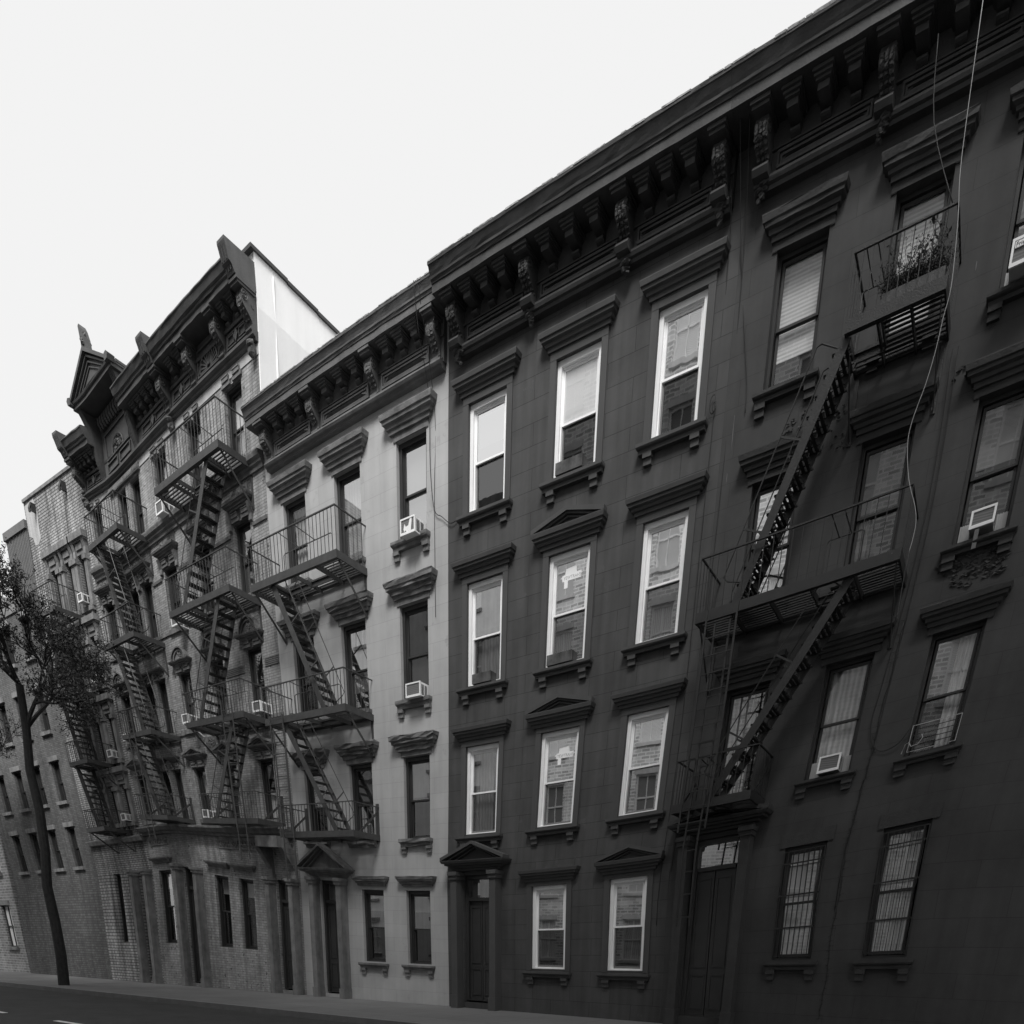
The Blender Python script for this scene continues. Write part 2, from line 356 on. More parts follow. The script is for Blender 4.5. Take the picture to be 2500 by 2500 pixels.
# mouldings over and under the openings
def flat_hood(parent, x0, x1, zb, zt, m, over=.3, dep=.22, jit=0., lint=None, name='hood', case=None):
    h = zt-zb
    prof = [(0, zb), (dep*.3, zb), (dep*.34, zb+h*.22), (dep*.5, zb+h*.25), (dep*.55, zb+h*.42), (dep*.78, zb+h*.5), (dep*.8, zb+h*.66), (dep*.93, zb+h*.7), (dep, zb+h*.95), (dep, zt), (0, zt+.02)]
    b = MB(); b.hood(prof, x0-over, x1+over, jit)
    return b.build(name, m, parent)
def pediment(parent, x0, x1, zb, zt, zp, m, over=.34, dep=.24, name='pediment'):
    flat_hood(parent, x0, x1, zb, zt, m, over, dep)
    b = MB(); a, c = x0-over, x1+over; xm = (a+c)/2; t = .075
    b.plate([(a+.05, zt), (c-.05, zt), (xm, zp-.05)], 0, dep*.35)
    for s, e in ((a, xm), (c, xm)):
        for dz, dd, tt in ((0, dep, .07), (-.055, dep*.8, .05), (-.12, dep*.6, .03)):
            k = .05+abs(dz)*.4; sx = s+(k if s < xm else -k)
            b.plate([(s if dz == 0 else sx+ (-dz*2.2 if s < xm else dz*2.2), zt-.01), ((s if dz == 0 else sx+(-dz*2.2 if s < xm else dz*2.2)), zt+ (tt if dz == 0 else .02)), (xm, zp+dz), (xm, zp+dz-tt)], dep*.3, dd)
    return b.build(name, m, parent)
def sill(parent, x0, x1, zt, zb, m, over=.14, dep=.15, brk=True, jit=0.):
    h = zt-zb; b = MB(); b.hood([(-.1, zb), (dep*.6, zb), (dep*.65, zb+h*.35), (dep*.9, zb+h*.45), (dep, zb+h*.6), (dep, zt-.012), (-.1, zt)], x0-over, x1+over, jit, end=.5)
    o = b.build('sill', m, parent)
    if brk:
        for xa in (x0-.09, x1-.09):
            c = MB(); c.box(xa, xa+.18, -.01, dep*.62, zb-.07, zb, 1); c.box(xa+.01, xa+.17, -.01, dep*.4, zb-.17, zb-.07, 1); c.build('sill_bracket', m, parent)
    return o
def casing(parent, x0, x1, z0, z1, m, w_=.14, dd=.03, top=.14):
    b = MB()
    b.box(x0-w_, x0, -.005, dd, z0, z1, 1); b.box(x1, x1+w_, -.005, dd, z0, z1, 1); b.box(x0-w_, x1+w_, -.005, dd+.004, z1, z1+top, 2)
    return b.build('casing', m, parent)

# ------------------------------------------------------------------ roof cornices
def scroll_bracket(parent, x, wd_, zt, zb, dt, m, leaf=False, name='bracket', drop=0):
    b = MB(); h = zt-zb
    prof = [(.02, zb)]
    def dd_(t):
        e = min(max((t-.22)/.42, 0), 1); e = e*e*(3-2*e)
        return .15+(dt*.82-.15)*e+.07*max(0, math.sin(PI*min(t/.17, 1)))+.04*math.sin(PI*min(max((t-.5)/.5, 0), 1))
    for i in range(19): t = i/18; prof.append((dd_(t), zb+h*t*.86))
    prof += [(dt*1.0, zb+h*.87), (dt*1.0, zt), (.02, zt)]
    b.sweep(prof, x-wd_/2, x+wd_/2, 1)
    b.box(x-wd_*.75, x+wd_*.75, .05, dt+.10, zt-h*.07, zt, 1); b.box(x-wd_*.65, x+wd_*.65, .05, dt+.06, zt-h*.13, zt-h*.07, 1)
    cz, cd = zb+h*.72, dt*.72   # volute on the sides
    for sx in (-1, 1):
        for r_, rr in ((h*.115, .012), (h*.055, .012)):
            b.tube([(x+sx*(wd_/2+.004), cd+r_*math.cos(a*PI/6), cz+r_*math.sin(a*PI/6)) for a in range(13)], rr, 5, cap=False)
    for i in range(9 if leaf else 6):
        t = .25+.62*i/9 if leaf else .35+.5*i/6
        d = dd_(t)
        for sx in ((-.3, 0, .3) if leaf else (-.18, .18)):
            b.blob(x+sx*wd_, d, zb+h*t*.86, wd_*.2, .035 if leaf else .022, h*.055, .3, 6, 4)
    if drop:
        for i in range(7): b.blob(x+random.uniform(-.25, .25)*wd_, .13+random.uniform(0, .08), zb-.0-drop*i/7, wd_*.5*(1-i/10), .09*(1-i/12), drop*.14, .3, 8, 5)
        b.sweep([(0, zb-.02), (dt*.62, zb-.02), (dt*.7, zb+.04), (dt*.62, zb+.1), (0, zb+.1)], x-wd_*.6, x+wd_*.6, 1)
    return b.build(name, m, parent)
def modillion(parent, x, wd_, zt, zb, dt, m, parent_name='modillion'):
    b = MB(); h = zt-zb
    b.box(x-wd_*.62, x+wd_*.62, .05, dt, zt-h*.13, zt, 1); b.box(x-wd_*.54, x+wd_*.54, .05, dt-.04, zt-h*.24, zt-h*.13, 1)
    b.box(x-wd_*.44, x+wd_*.44, .05, dt-.08, zt-h*.33, zt-h*.24, 1); b.box(x-wd_*.34, x+wd_*.34, .05, dt-.13, zt-h*.60, zt-h*.33, 1)
    prof = [(.05, zb)]+[(.05+.18*math.sin(PI*t/8)**.7, zb+h*.42*t/8) for t in range(9)]+[(.05, zb+h*.42)]
    b.sweep(prof, x-wd_*.3, x+wd_*.3, 1)
    return b.build('modillion', m, parent)
def frieze_panel(parent, x0, x1, z0, z1, d, m):
    b = MB()
    for k, (w_, dd) in enumerate(((.035, .045), (.03, .028))):
        o = k*.05; ring(b, x0+o, x1-o, z0+o, z1-o, d-.005, d+dd, w_)
    b.add([(x0+.1, d+.004, z0+.1), (x1-.1, d+.004, z0+.1), (x1-.1, d+.004, z1-.1), (x0+.1, d+.004, z1-.1), (x0+.22, d+.05, (z0+z1)/2), (x1-.22, d+.05, (z0+z1)/2)],
          [(0, 1, 5, 4), (1, 2, 5), (2, 3, 4, 5), (3, 0, 4)])
    return b.build('panel', m, parent, recalc=False)
def house_cornice(bld, x0, x1, m, big, small, zt=14.33, zf=14.13, zs=13.99, zb=13.27, leaf=False, drop=0, wb=.21, K=1., xa=None, xb=None):
    xa = x0 if xa is None else xa; xb = x1 if xb is None else xb
    b = MB()
    b.sweep([(d_*K, z_) for d_, z_ in [(0, zs), (.53, zs), (.53, zf-.03), (.545, zf-.025), (.55, zf-.01), (.56, zf+.01), (.575, zf+.02), (.58, zf+.05), (.60, zf+.09), (.63, zt-.06), (.645, zt-.05), (.65, zt-.005), (.6, zt+.02), (0, zt+.07)]], x0, x1, int((x1-x0)/.22), .004)
    co = b.build('cornice', m, bld)
    e = MB(); x = x0+.02    # torn pale roofing felt folded over the top edge
    while x < x1-.1:
        l = random.uniform(.05, .35); l = min(l, x1-x); e.hood([(.5*K, zt+.028), (.60*K, zt+.018), (.645*K+.004, zt-.002), (.645*K+.006, zt-random.uniform(.008, .03)), (.645*K+.011, zt-random.uniform(.006, .02)), (.645*K+.011, zt+.004), (.6*K, zt+.026)], x, x+l, .002, 3, 0); x += l+random.choice((.0, .02, .1, .3))
    e.build('roofing_edge', M['felt'], co)
    f = MB(); f.sweep([(-.01, zb+.04), (.11, zb+.04), (.11, zs+.01), (-.01, zs+.01)], xa, xb)
    f.sweep([(.1, zs-.31), (.15, zs-.31), (.15, zs-.29), (.1, zs-.27)], xa, xb)
    f.sweep([(-.005, zb-.07), (.13, zb-.07), (.15, zb-.03), (.2, zb-.02), (.225, zb+.02), (.21, zb+.06), (.15, zb+.07), (.13, zb+.1), (-.005, zb+.1)], xa+.02, xb-.02, None, .003)
    f.build('frieze', m, co)
    for x in big: scroll_bracket(co, x, wb, zs-.003, zb+.03, .42*K, m, leaf, drop=drop)
    for x in small: modillion(co, x, .25, zs-.003, zs-.29, .46*K, m)
    for a, c in zip(big, big[1:]): frieze_panel(co, a+.2, c-.2, zb+.13, zs-.335, .11, m)
    return co

ROWS = [(10.67, 12.48), (7.48, 9.44), (4.31, 6.24)]
# ================================================================== ground
def ground_sheet(name, x0, x1, y0, y1, z, m):
    b = MB(False); b.box(x0, x1, -y1, -y0, z-.3, z); o = b.build(name, m); o['kind'] = 'structure'; return o
ground_sheet('ground', -160, 160, -160, 160, -.16, M['asphalt'])
ground_sheet('road', -160, 160, -13.2, -4.2, -.13, M['asphalt'])
ground_sheet('sidewalk', -160, 160, -4.2, 0.3, 0, M['walk'])
ground_sheet('far_sidewalk', -160, 160, -17.6, -13.2, 0, M['walk'])
for nm, a, c in (('kerb', -4.35, -4.2), ('far_kerb', -13.2, -13.05)):
    b = MB(False); b.box(-160, 160, -c, -a, -.3, .012); o = b.build(nm, M['kerb']); o['kind'] = 'structure'
b = MB(False)
for i in range(-30, 30): b.box(i*5, i*5+2.4, 8.65, 8.77, -.2, -.124)
o = b.build('road_marking', M['paint']); o['kind'] = 'structure'

# ================================================================== house D: dark stucco, white windows
D = thing('apartment_building', 2.6, 0, 0, 'dark grey scored stucco house with white framed sash windows and pedimented middle column', 'building', 'houses in the terraced row')
DC = [(0.0, 1.0), (2.19, 3.2), (4.36, 5.3)]
ops = [(a, b_, z0, z1) for (a, b_) in DC for (z0, z1) in ROWS]
ops += [(-.02, 1.02, .15, 3.35), (2.19, 3.2, 1.1, 3.0), (4.36, 5.3, 1.1, 3.0)]
wall(D, -.57, 5.81, -1, 14.0, ops, M['dwall']); bodybox(D, -.57, 5.81, -1, 13.9, M['roof'])
DW = {(0, 0): ('hi', 'lo', ('shade', .62), None), (1, 0): ('clr', 'lo', ('sky_glare', 1), None), (2, 0): ('wavy', 'lo', None, None),
      (0, 1): ('hi', 'lo', ('greyshade', .8), ('drape', 1)), (1, 1): ('hi', 'dim', None, None), (2, 1): ('wavy', 'dim', None, None),
      (0, 2): ('mid', 'lo', ('drape', .7), ('drape', -.6)), (1, 2): ('hi', 'mid', None, ('drape', -.4)), (2, 2): ('hi', 'mid', None, None)}
for ci, (a, c) in enumerate(DC):
    for ri, (z0, z1) in enumerate(ROWS):
        gu, gl, tp, bt = DW[(ci, ri)]
        wd = window(D, a, c, z0, z1, 'D', gu, gl, tp, bt)
        casing(wd, a, c, z0-.04, z1, M['ddress'])
        if ci == 1 and ri > 0: pediment(wd, a, c, z1+.1, z1+.36, z1+.63, M['ddress'], .36, .22)
        else: flat_hood(wd, a, c, z1+.12, z1+.37, M['ddress'], .34, .22)
        sill(wd, a, c, z0-.05, z0-.20, M['ddress'], .22, .17)
for i, (a, c) in enumerate(DC[1:]):
    wd = window(D, a, c, 1.1, 3.0, 'D', 'mid', 'lo', ('shade', .5), None); casing(wd, a, c, 1.05, 3.0, M['ddress'])
    if i == 1: pediment(wd, a, c, 3.1, 3.36, 3.66, M['ddress'], .36, .24)
    else: flat_hood(wd, a, c, 3.1, 3.36, M['ddress'], .34, .22)
    sill(wd, a, c, 1.05, .9, M['ddress'], .2, .17)
def doorway(parent, x0, x1, z0, z1, m, ped=None, zpk=0, over=.4, col_=True, mm=None):
    mm = mm or m
    f = MB(); ring(f, x0, x1, z0, z1, -.24, -.1, .09, .09, .02); f.box(x0+.09, x1-.09, -.24, -.12, z1-.62, z1-.54, 1)
    xm = (x0+x1)/2
    dr = f.build('door', M['door'], parent)
    p = MB(); p.box(x0+.09, xm-.01, -.23, -.19, z0+.02, z1-.62, 1); p.box(xm+.01, x1-.09, -.23, -.19, z0+.02, z1-.62, 1)
    for a, c in ((x0+.15, xm-.06), (xm+.06, x1-.15)):
        for e, g_ in ((z0+.15, z0+.85), (z0+.98, z1-.75)): ring(p, a, c, e, g_, -.2, -.17, .03)
    p.build('door_leaf', M['door'], dr)
    g_ = MB(); g_.quad((x0+.09, -.2, z1-.54), (x1-.09, -.2, z1-.54), (x1-.09, -.2, z1-.09), (x0+.09, -.2, z1-.09)); g_.build('transom_pane', G['mid'], dr, recalc=False)
    if col_:
        for a in (x0-.22, x1+.02):
            c = MB(); c.box(a, a+.2, -.005, .3, z0-.1, z1-.12, 1); c.box(a-.03, a+.23, -.005, .34, z1-.12, z1-.03, 1); c.box(a-.05, a+.25, -.005, .38, z1-.03, z1+.06, 1)
            c.box(a-.02, a+.22, -.005, .33, z0-.2, z0+.15, 1); c.build('pilaster', mm, dr)
    if ped: pediment(dr, x0, x1, z1+.1, z1+.32, zpk, mm, over, .42)
    return dr
doorway(D, -.02, 1.02, .2, 3.35, M['ddress'], True, 4.1, .5)
house_cornice(D, -.47, 5.70, M['dcorn'], [-.17, 1.62, 3.68, 5.45], [.26, .68, 1.10, 2.10, 2.62, 3.13, 4.10, 4.52, 4.95], leaf=True, drop=.24, xa=-.33, xb=5.62, K=1.32, zt=14.31, zf=14.09, zs=13.94)
# ================================================================== house C: light grey stucco
Cb = thing('apartment_building', -3.6, 0, 0, 'light grey stucco house with dark window frames and heavy worn window hoods', 'building', 'houses in the terraced row')
CC = [(-6.06, -5.22), (-4.17, -3.28), (-2.11, -1.20)]
ops = [(a, c, z0, z1) for (a, c) in CC for (z0, z1) in ROWS]+[(-5.75, -4.75, .1, 3.2), (-3.9, -3.0, 1.1, 3.0), (-2.1, -1.2, 1.1, 3.0)]
wall(Cb, -6.66, -.574, -1, 14.0, ops, M['cwall']); bodybox(Cb, -6.66, -.574, -1, 13.9, M['roof'])
CW = {(0, 0): ('dim', 'dim', ('drape', 1), ('drape', 1)), (1, 0): ('mid', 'mid', ('drape', 1), ('drape', 1)), (2, 0): ('mid', 'mid', ('shade', 1), ('greyshade', 1)),
      (0, 1): ('dim', 'lo', ('greyshade', .6), None), (1, 1): ('hi', 'mid', ('shade', 1), ('shade', .5)), (2, 1): ('lo', 'lo', None, ('greyshade', .7)),
      (0, 2): ('hi', 'lo', ('shade', .4), None), (1, 2): ('lo', 'mid', ('greyshade', 1), None), (2, 2): ('mid', 'dim', ('greyshade', .9), None)}
for ci, (a, c) in enumerate(CC):
    for ri, (z0, z1) in enumerate(ROWS):
        gu, gl, tp, bt = CW[(ci, ri)]
        wd = window(Cb, a, c, z0, z1, 'C', gu, gl, tp, bt)
        casing(wd, a, c, z1-.01, z1, M['cdress'], .07, .02, .13)
        flat_hood(wd, a, c, z1+.12, z1+.44, M['cdress'], .32, .24, .004+.011*ri)
        sill(wd, a, c, z0-.02, z0-.2, M['cdress'], .11, .16, ri == 0 or ci == 2, .006+.006*ri)
for a, c in ((-3.9, -3.0), (-2.1, -1.2)):
    wd = window(Cb, a, c, 1.1, 3.0, 'C', 'mid', 'lo', ('shade', .5)); flat_hood(wd, a, c, 3.1, 3.35, M['cdress'], .25, .2, .01); sill(wd, a, c, 1.08, .93, M['cdress'])
doorway(Cb, -5.75, -4.75, .15, 3.2, M['cdress'], True, 4.2, .6)
house_cornice(Cb, -6.68, -.472, M['ccorn'], [-6.28, -4.56, -2.60, -.80], [-5.82, -5.42, -5.0, -4.06, -3.56, -3.08, -2.12, -1.70, -1.28], xa=-6.45, xb=-.62)
# ================================================================== house E: black stucco
Eb = thing('apartment_building', 8.7, 0, 0, 'black stucco house at the right with peeling paint and barred ground floor windows', 'building', 'houses in the terraced row')
EC = [(6.47, 7.30), (8.27, 9.06), (9.91, 10.66)]
ops = [(a, c, z0, z1) for (a, c) in EC for (z0, z1) in ROWS]+[(6.26, 7.31, .2, 3.55), (8.2, 8.97, 1.3, 3.1), (9.91, 10.66, 1.3, 3.1)]
wall(Eb, 5.812, 13.4, -1, 14.0, ops, M['ewall']); bodybox(Eb, 5.812, 13.4, -1, 13.9, M['roof'])
EW = {(0, 0): ('soft', 'clr', ('slat', .98), ('slat', .45)), (1, 0): ('soft', 'soft', ('slat', 1), ('slat', 1)), (2, 0): ('soft', 'soft', ('greyshade', 1), ('slat', .8)),
      (0, 1): ('hi', 'hi', ('drape', .4), None), (1, 1): ('soft', 'lo', ('dimshade', .9), ('drape', .3)), (2, 1): ('soft', 'lo', ('greyshade', .85), None),
      (0, 2): ('dim', 'dim', ('drape', .7), ('drape', .5)), (1, 2): ('soft', 'soft', ('drape', 1), ('drape', 1)), (2, 2): ('dim', 'soft', ('drape', -.45), ('drape', -.6))}
for ci, (a, c) in enumerate(EC):
    for ri, (z0, z1) in enumerate(ROWS):
        gu, gl, tp, bt = EW[(ci, ri)]
        wd = window(Eb, a, c, z0, z1, 'E', gu, gl, tp, bt)
        casing(wd, a, c, z1-.01, z1, M['edress'], .08, .02, .12)
        flat_hood(wd, a, c, z1+.10, z1+.39, M['edress'], .25, .22, .003 if ri else .007)
        sill(wd, a, c, z0-.02, z0-.16, M['edress'], .13, .16)
for a, c in ((8.2, 8.97), (9.91, 10.66)):
    wd = window(Eb, a, c, 1.3, 3.1, 'E', 'dim', 'dim', ('shade', 1), ('drape', 1)); casing(wd, a, c, 3.09, 3.1, M['edress'], .1, .02, .25)
    g_ = MB(); ring(g_, a+.01, c-.01, 1.35, 3.02, .02, .035, .015)
    for i in range(1, 8): x = a+(c-a)*i/8; g_.box(x-.007, x+.007, .02, .034, 1.35, 3.02, 1)
    for z in (1.8, 2.3, 2.8): g_.box(a, c, .034, .042, z-.012, z+.012, 1)
    g_.build('security_bars', M['irone'], wd); sill(wd, a, c, 1.28, 1.14, M['edress'])
doorway(Eb, 6.26, 7.31, .2, 3.55, M['edress'], True, 4.08, .5)
house_cornice(Eb, 5.702, 13.4, M['dcorn'], [6.15, 7.98, 9.95, 11.75, 13.2], [6.62, 7.08, 7.52, 8.42, 8.92, 9.42, 10.4, 10.8, 11.25, 12.1, 12.5, 12.9], leaf=True, drop=.24, xa=6.0, xb=13.35, K=1.32, zt=14.31, zf=14.09, zs=13.94)
# peeling paint: thin curled flakes of old coat on the black wall
def flakes(x0, x1, z0, z1, n, sz):
    b = MB()
    for i in range(n):
        x = random.uniform(x0, x1); z = random.uniform(z0, z1); r = random.uniform(.3, 1)*sz
        k = random.randint(4, 7); pts = []
        a0 = random.uniform(0, 6)
        for j in range(k):
            a = a0+2*PI*j/k; q = r*random.uniform(.5, 1.1); pts.append((x+q*math.cos(a)*1.3, random.choice((.004, .008, .022, .03)), z+q*math.sin(a)*.7))
        b.add(pts+[(x, .004, z)], [(j, (j+1) % k, k) for j in range(k)])
    return b.build('peeling_paint', M['edress'], Eb, recalc=False)
flakes(10.0, 10.75, 6.85, 7.35, 130, .06); flakes(9.75, 10.0, 7.05, 7.4, 16, .04); flakes(6.95, 7.6, 9.95, 10.2, 30, .045); flakes(7.55, 8.0, 9.4, 10.1, 22, .04); flakes(9.5, 9.75, 9.75, 9.95, 8, .04)
for x, z, l in ((6.0, 10.55, .5), (5.97, 9.75, .18), (9.55, 11.2, .12), (9.42, 6.6, .3), (6.75, 13.0, .15), (8.05, 10.15, .2)):   # pale drips of old paint
    b = MB(); b.plate([(x, z), (x+.008, z-.01), (x+.01, z-l*.6), (x+.004, z-l), (x-.003, z-l*.5)], .002, .006); b.build('paint_drip', M['ccorn'], Eb)
# crack with creeper remains running down beside the seam
b = MB(); x, z = 9.45, 6.6; pts = []
while z > .3: pts.append((x, .008, z)); z -= random.uniform(.05, .12); x += random.uniform(-.022, .024)-.004
b.tube(pts, .005, 4)
for p in pts:
    for k in range(3 if p[2] < 4.2 else 1):
        a = random.uniform(-1, 1)*1.2; l = random.uniform(.03, .12); q = (p[0]+math.sin(a)*l, .03, p[2]+math.cos(a)*l*.5-.03)
        b.tube([p, q], .003, 3)
tag(b.build('dead_creeper', M['bark']), 'dead creeper stems climbing a crack low on the black stucco wall', 'plant')

# ================================================================== house B: ornate brick
Bb = thing('apartment_building', -10.9, 0, 0, 'tall weathered brick tenement with ornate gabled cornice and white limewashed side wall', 'building', 'houses in the terraced row')
BC = [(-14.95, -14.38), (-13.40, -12.93), (-12.69, -12.2), (-11.46, -10.84), (-9.80, -9.18), (-8.10, -7.40)]
BR = [(13.91, 15.55), (10.90, 12.65), (7.86, 9.64), (4.92, 6.66)]
ops = [(a, c, z0, z1) for (a, c) in BC for (z0, z1) in BR]
G3 = [(-14.8, -14.0), (-11.3, -10.5), (-9.9, -9.1)]
ops += [(a, c, 1.2, 3.0) for a, c in G3]+[(-7.9, -6.98, .1, 3.1), (-13.2, -12.2, .1, 3.1)]
wall(Bb, -15.2, -6.664, -1, 16.02, ops, M['bwall'])
bodybox(Bb, -15.2, -6.664, -1, 16.9, M['white'])
b = MB()   # parapet of the side wall with its coping
for k in range(12):
    y0_, y1_ = .0+k, 1.0+k
    dz = -.02*k
    for q in range(8):
        za, zb = 13.7+(3.75+dz)*q/8, 13.7+(3.75+dz)*(q+1)/8
        b.quad((-6.645, -y0_, za), (-6.645, -y1_, za), (-6.645, -y1_, zb), (-6.645, -y0_, zb))
    b.quad((-6.95, -y0_, 16.95), (-6.95, -y1_, 16.95), (-6.95, -y1_, 17.45+dz), (-6.95, -y0_, 17.45+dz))
for q in range(8): b.quad((-6.645, .001, 13.7+3.75*q/8), (-6.68, .001, 13.7+3.75*q/8), (-6.68, .001, 13.7+3.75*(q+1)/8), (-6.645, .001, 13.7+3.75*(q+1)/8))
b.quad((-6.69, 0, 16.8), (-6.95, 0, 16.8), (-6.95, 0, 17.45), (-6.69, 0, 17.45))
b.build('parapet_wall', M['white'], Bb, recalc=False)
b = MB()
for k in range(12):
    dz = -.02*k-(.08 if k > 5 else 0); b.box(-7.0, -6.6, -(k+1), -k+(.12 if k == 0 else 0), 17.44+dz, 17.51+dz, 1)
b.build('coping', M['roof'], Bb)
b = MB(); b.tube([(-6.63, -.55, 17.3), (-6.63, -.55, 15.5), (-6.63, -.57, 13.2)], .02, 8); b.build('drain_pipe', M['white'], Bb)
BG = [('mid', 'dim'), ('hi', 'mid'), ('dim', 'dim')]
random.seed(21)
for ci, (a, c) in enumerate(BC):
    for ri, (z0, z1) in enumerate(BR):
        gu, gl = random.choice(BG); tp = random.choice([('shade', 1), ('drape', .6), ('shade', .6), None]) if ri < 2 else random.choice([None, ('greyshade', .5), ('drape', .5)])
        if ri == 0: tp = ('shade', 1); gu = 'clr'
        if ci == 5 and ri in (1, 2): gu = gl = 'hi'; tp = None
        wd = window(Bb, a, c, z0, z1, 'B', gu, gl, tp, random.choice([None, ('drape', .4)]) if ri else ('greyshade', .6))
        st = M['bband']; w2 = (c-a)
        hd = MB()   # stepped head stone with a notch over the middle
        xm = (a+c)/2
        if not (ri == 0 and ci in (1, 2)):
            for s in (-1, 1):
                xa, xb = sorted((xm+s*.05, xm+s*(w2/2+.06)))
                hd.box(xa, xb, -.005, .05, z1, z1+.09, 1); xa, xb = sorted((xm+s*.09, xm+s*(w2/2))); hd.box(xa, xb, -.005, .075, z1+.09, z1+.19, 1); hd.box(xa, xb, -.005, .09, z1+.17, z1+.195, 1)
            hd.build('head_stone', st, wd)
        paired = ci in (1, 2)
        if ri == 1:
            flat_hood(wd, a, c, z1+.24, z1+.42, st, .22 if not paired else .1, .24, .004)
            for s in (a-.14, c+.03): q = MB(); q.sweep([(0, z1-.18), (.07, z1-.15), (.05, z1), (.14, z1+.24), (0, z1+.24)], s, s+.11, 1); q.build('console', st, wd)
        if ri == 2:
            flat_hood(wd, a, c, z1+.16, z1+.30, st, .2 if not paired else .08, .2, .003)
            if not paired:
                q = MB(); R_ = w2/2+.02; n = 12; zc = z1+.30
                arc = [(xm+R_*math.cos(PI*i/n), zc+R_*math.sin(PI*i/n)*1.05) for i in range(n+1)]
                q.plate(arc, 0, .09)
                for rr, dd in ((R_+.045, .17), (R_-.03, .13)):
                    pts = [(xm+rr*math.cos(PI*i/n), zc+rr*math.sin(PI*i/n)*1.05) for i in range(n+1)]; pin = [(xm+(rr-.045)*math.cos(PI*i/n), zc+(rr-.045)*math.sin(PI*i/n)*1.05) for i in range(n+1)]
                    for i in range(n): q.plate([pts[i], pts[i+1], pin[i+1], pin[i]], 0, dd)
                for i in range(9): q.blob(xm+random.uniform(-.1, .1), .1, zc+.05+i*.022, .03, .03, .03, .3, 6, 4)
                q.build('arched_tympanum', st, wd)
        if ri == 3:
            if paired: flat_hood(wd, a, c, z1+.26, z1+.42, st, .1, .2)
            else: pediment(wd, a, c, z1+.24, z1+.38, z1+.62, st, .26, .2)
        sl = MB(); sl.box(a-.05, c+.05, -.1, .07, z0-.13, z0, 1); sl.build('sill', st, wd)
for a, c in G3:
    wd = window(Bb, a, c, 1.2, 3.0, 'B', 'dim', 'dim', ('shade', .5)); flat_hood(wd, a, c, 3.25, 3.45, M['bband'], .25, .2)
doorway(Bb, -7.9, -6.98, .15, 3.1, M['bband'], False); doorway(Bb, -13.2, -12.2, .15, 3.1, M['bband'], False)
b = MB()
X0, X1 = -15.18, -6.68
b.sweep([(0, 13.44), (.06, 13.44), (.07, 13.52), (.12, 13.55), (.12, 13.6), (.19, 13.64), (.21, 13.72), (.21, 13.75), (0, 13.78)], X0, X1, None, .003)
b.build('belt_course', M['bband'], Bb)
edges = [X0]+[q for a, c in BC for q in (a-.13, c+.13)]+[X1]
for xa, xb in zip(edges[::2], edges[1::2]):
    if xb-xa > .12: b = MB(); b.sweep([(0, 12.36), (.04, 12.36), (.055, 12.43), (0, 12.45)], xa, xb); b.build('string_course', M['bband'], Bb)
b = MB(); b.sweep([(0, 10.80), (.04, 10.80), (.04, 10.88), (0, 10.88)], X0, X1); b.build('string_course', M['bband'], Bb)
b = MB()
b.sweep([(0, 7.72), (.04, 7.72), (.04, 7.8), (0, 7.8)], X0, X1); b.build('string_course', M['bband'], Bb)
for xa, xb in ((-7.28, X1), (-9.08, -8.2)):
    b = MB(); b.box(xa, xb, 0, .008, 9.04, 9.27)
    for k in range(5): b.sweep([(0, 9.05+k*.045), (.025, 9.05+k*.045), (.025, 9.075+k*.045), (0, 9.075+k*.045)], xa, xb)
    b.build('reeded_band', M['bband'], Bb)
b = MB()
b.sweep([(0, 4.36), (.12, 4.36), (.14, 4.44), (.25, 4.48), (.3, 4.58), (.32, 4.6), (.32, 4.66), (0, 4.72)], X0, X1, None, .003)
b.build('string_course', M['bband'], Bb)
for xm in (-14.66, -12.81, -11.15, -9.49, -7.75):   # carved blocks under the belt course
    b = MB(); b.box(xm-.4, xm+.4, 0, .01, 13.08, 13.40, 1)
    for s_ in (-.28, .0, .28): b.box(xm+s_-.09, xm+s_+.09, .008, .03, 13.12, 13.36, 1); [b.blob(xm+s_+random.uniform(-.05, .05), .03, 13.15+.03*i, .025, .025, .025, .3, 5, 4) for i in range(6)]
    b.build('carved_block', M['bband'], Bb)
for xm in (-8.6, -10.3):
    b = MB(); b.box(xm-.24, xm+.24, 0, .012, 7.06, 7.54, 1); [b.blob(xm+random.uniform(-.2, .2), .015, 7.3+random.uniform(-.2, .2), .04, .03, .04, .3, 5, 4) for i in range(60)]; b.build('carved_block', M['bband'], Bb)
for xm in (-8.95, -10.2, -14.4):
    b = MB(); b.box(xm-.55, xm+.55, 0, .03, 3.95, 4.25, 2); [b.blob(xm-.5+.05*i, .04, 4.1+.05*math.sin(i*1.9), .03, .03, .05, .3, 5, 4) for i in range(21)]; b.build('carved_block', M['bband'], Bb)
b = MB()
b.box(-7.95, -6.9, 0, .6, 4.05, 4.38, 2); 
for s in (-8.1, -6.95): b.sweep([(0, 3.1), (.12, 3.1), (.1, 3.4), (.3, 3.7), (.55, 4.05), (0, 4.05)], s, s+.2, 1)
b.build('door_canopy', M['bband'], Bb)
b = MB(); b.box(-15.19, -6.67, -.005, .018, 15.66, 16.0); b.build('frieze_band', M['bfrieze'], Bb)
b = MB(); b.box(-13.75, -12.1, -.002, .07, 15.60, 15.78); [b.blob(-13.72+.055*i, .08, 15.69, .022, .02, .07, .2, 6, 4) for i in range(30)]; b.build('egg_moulding', M['bband'], Bb)
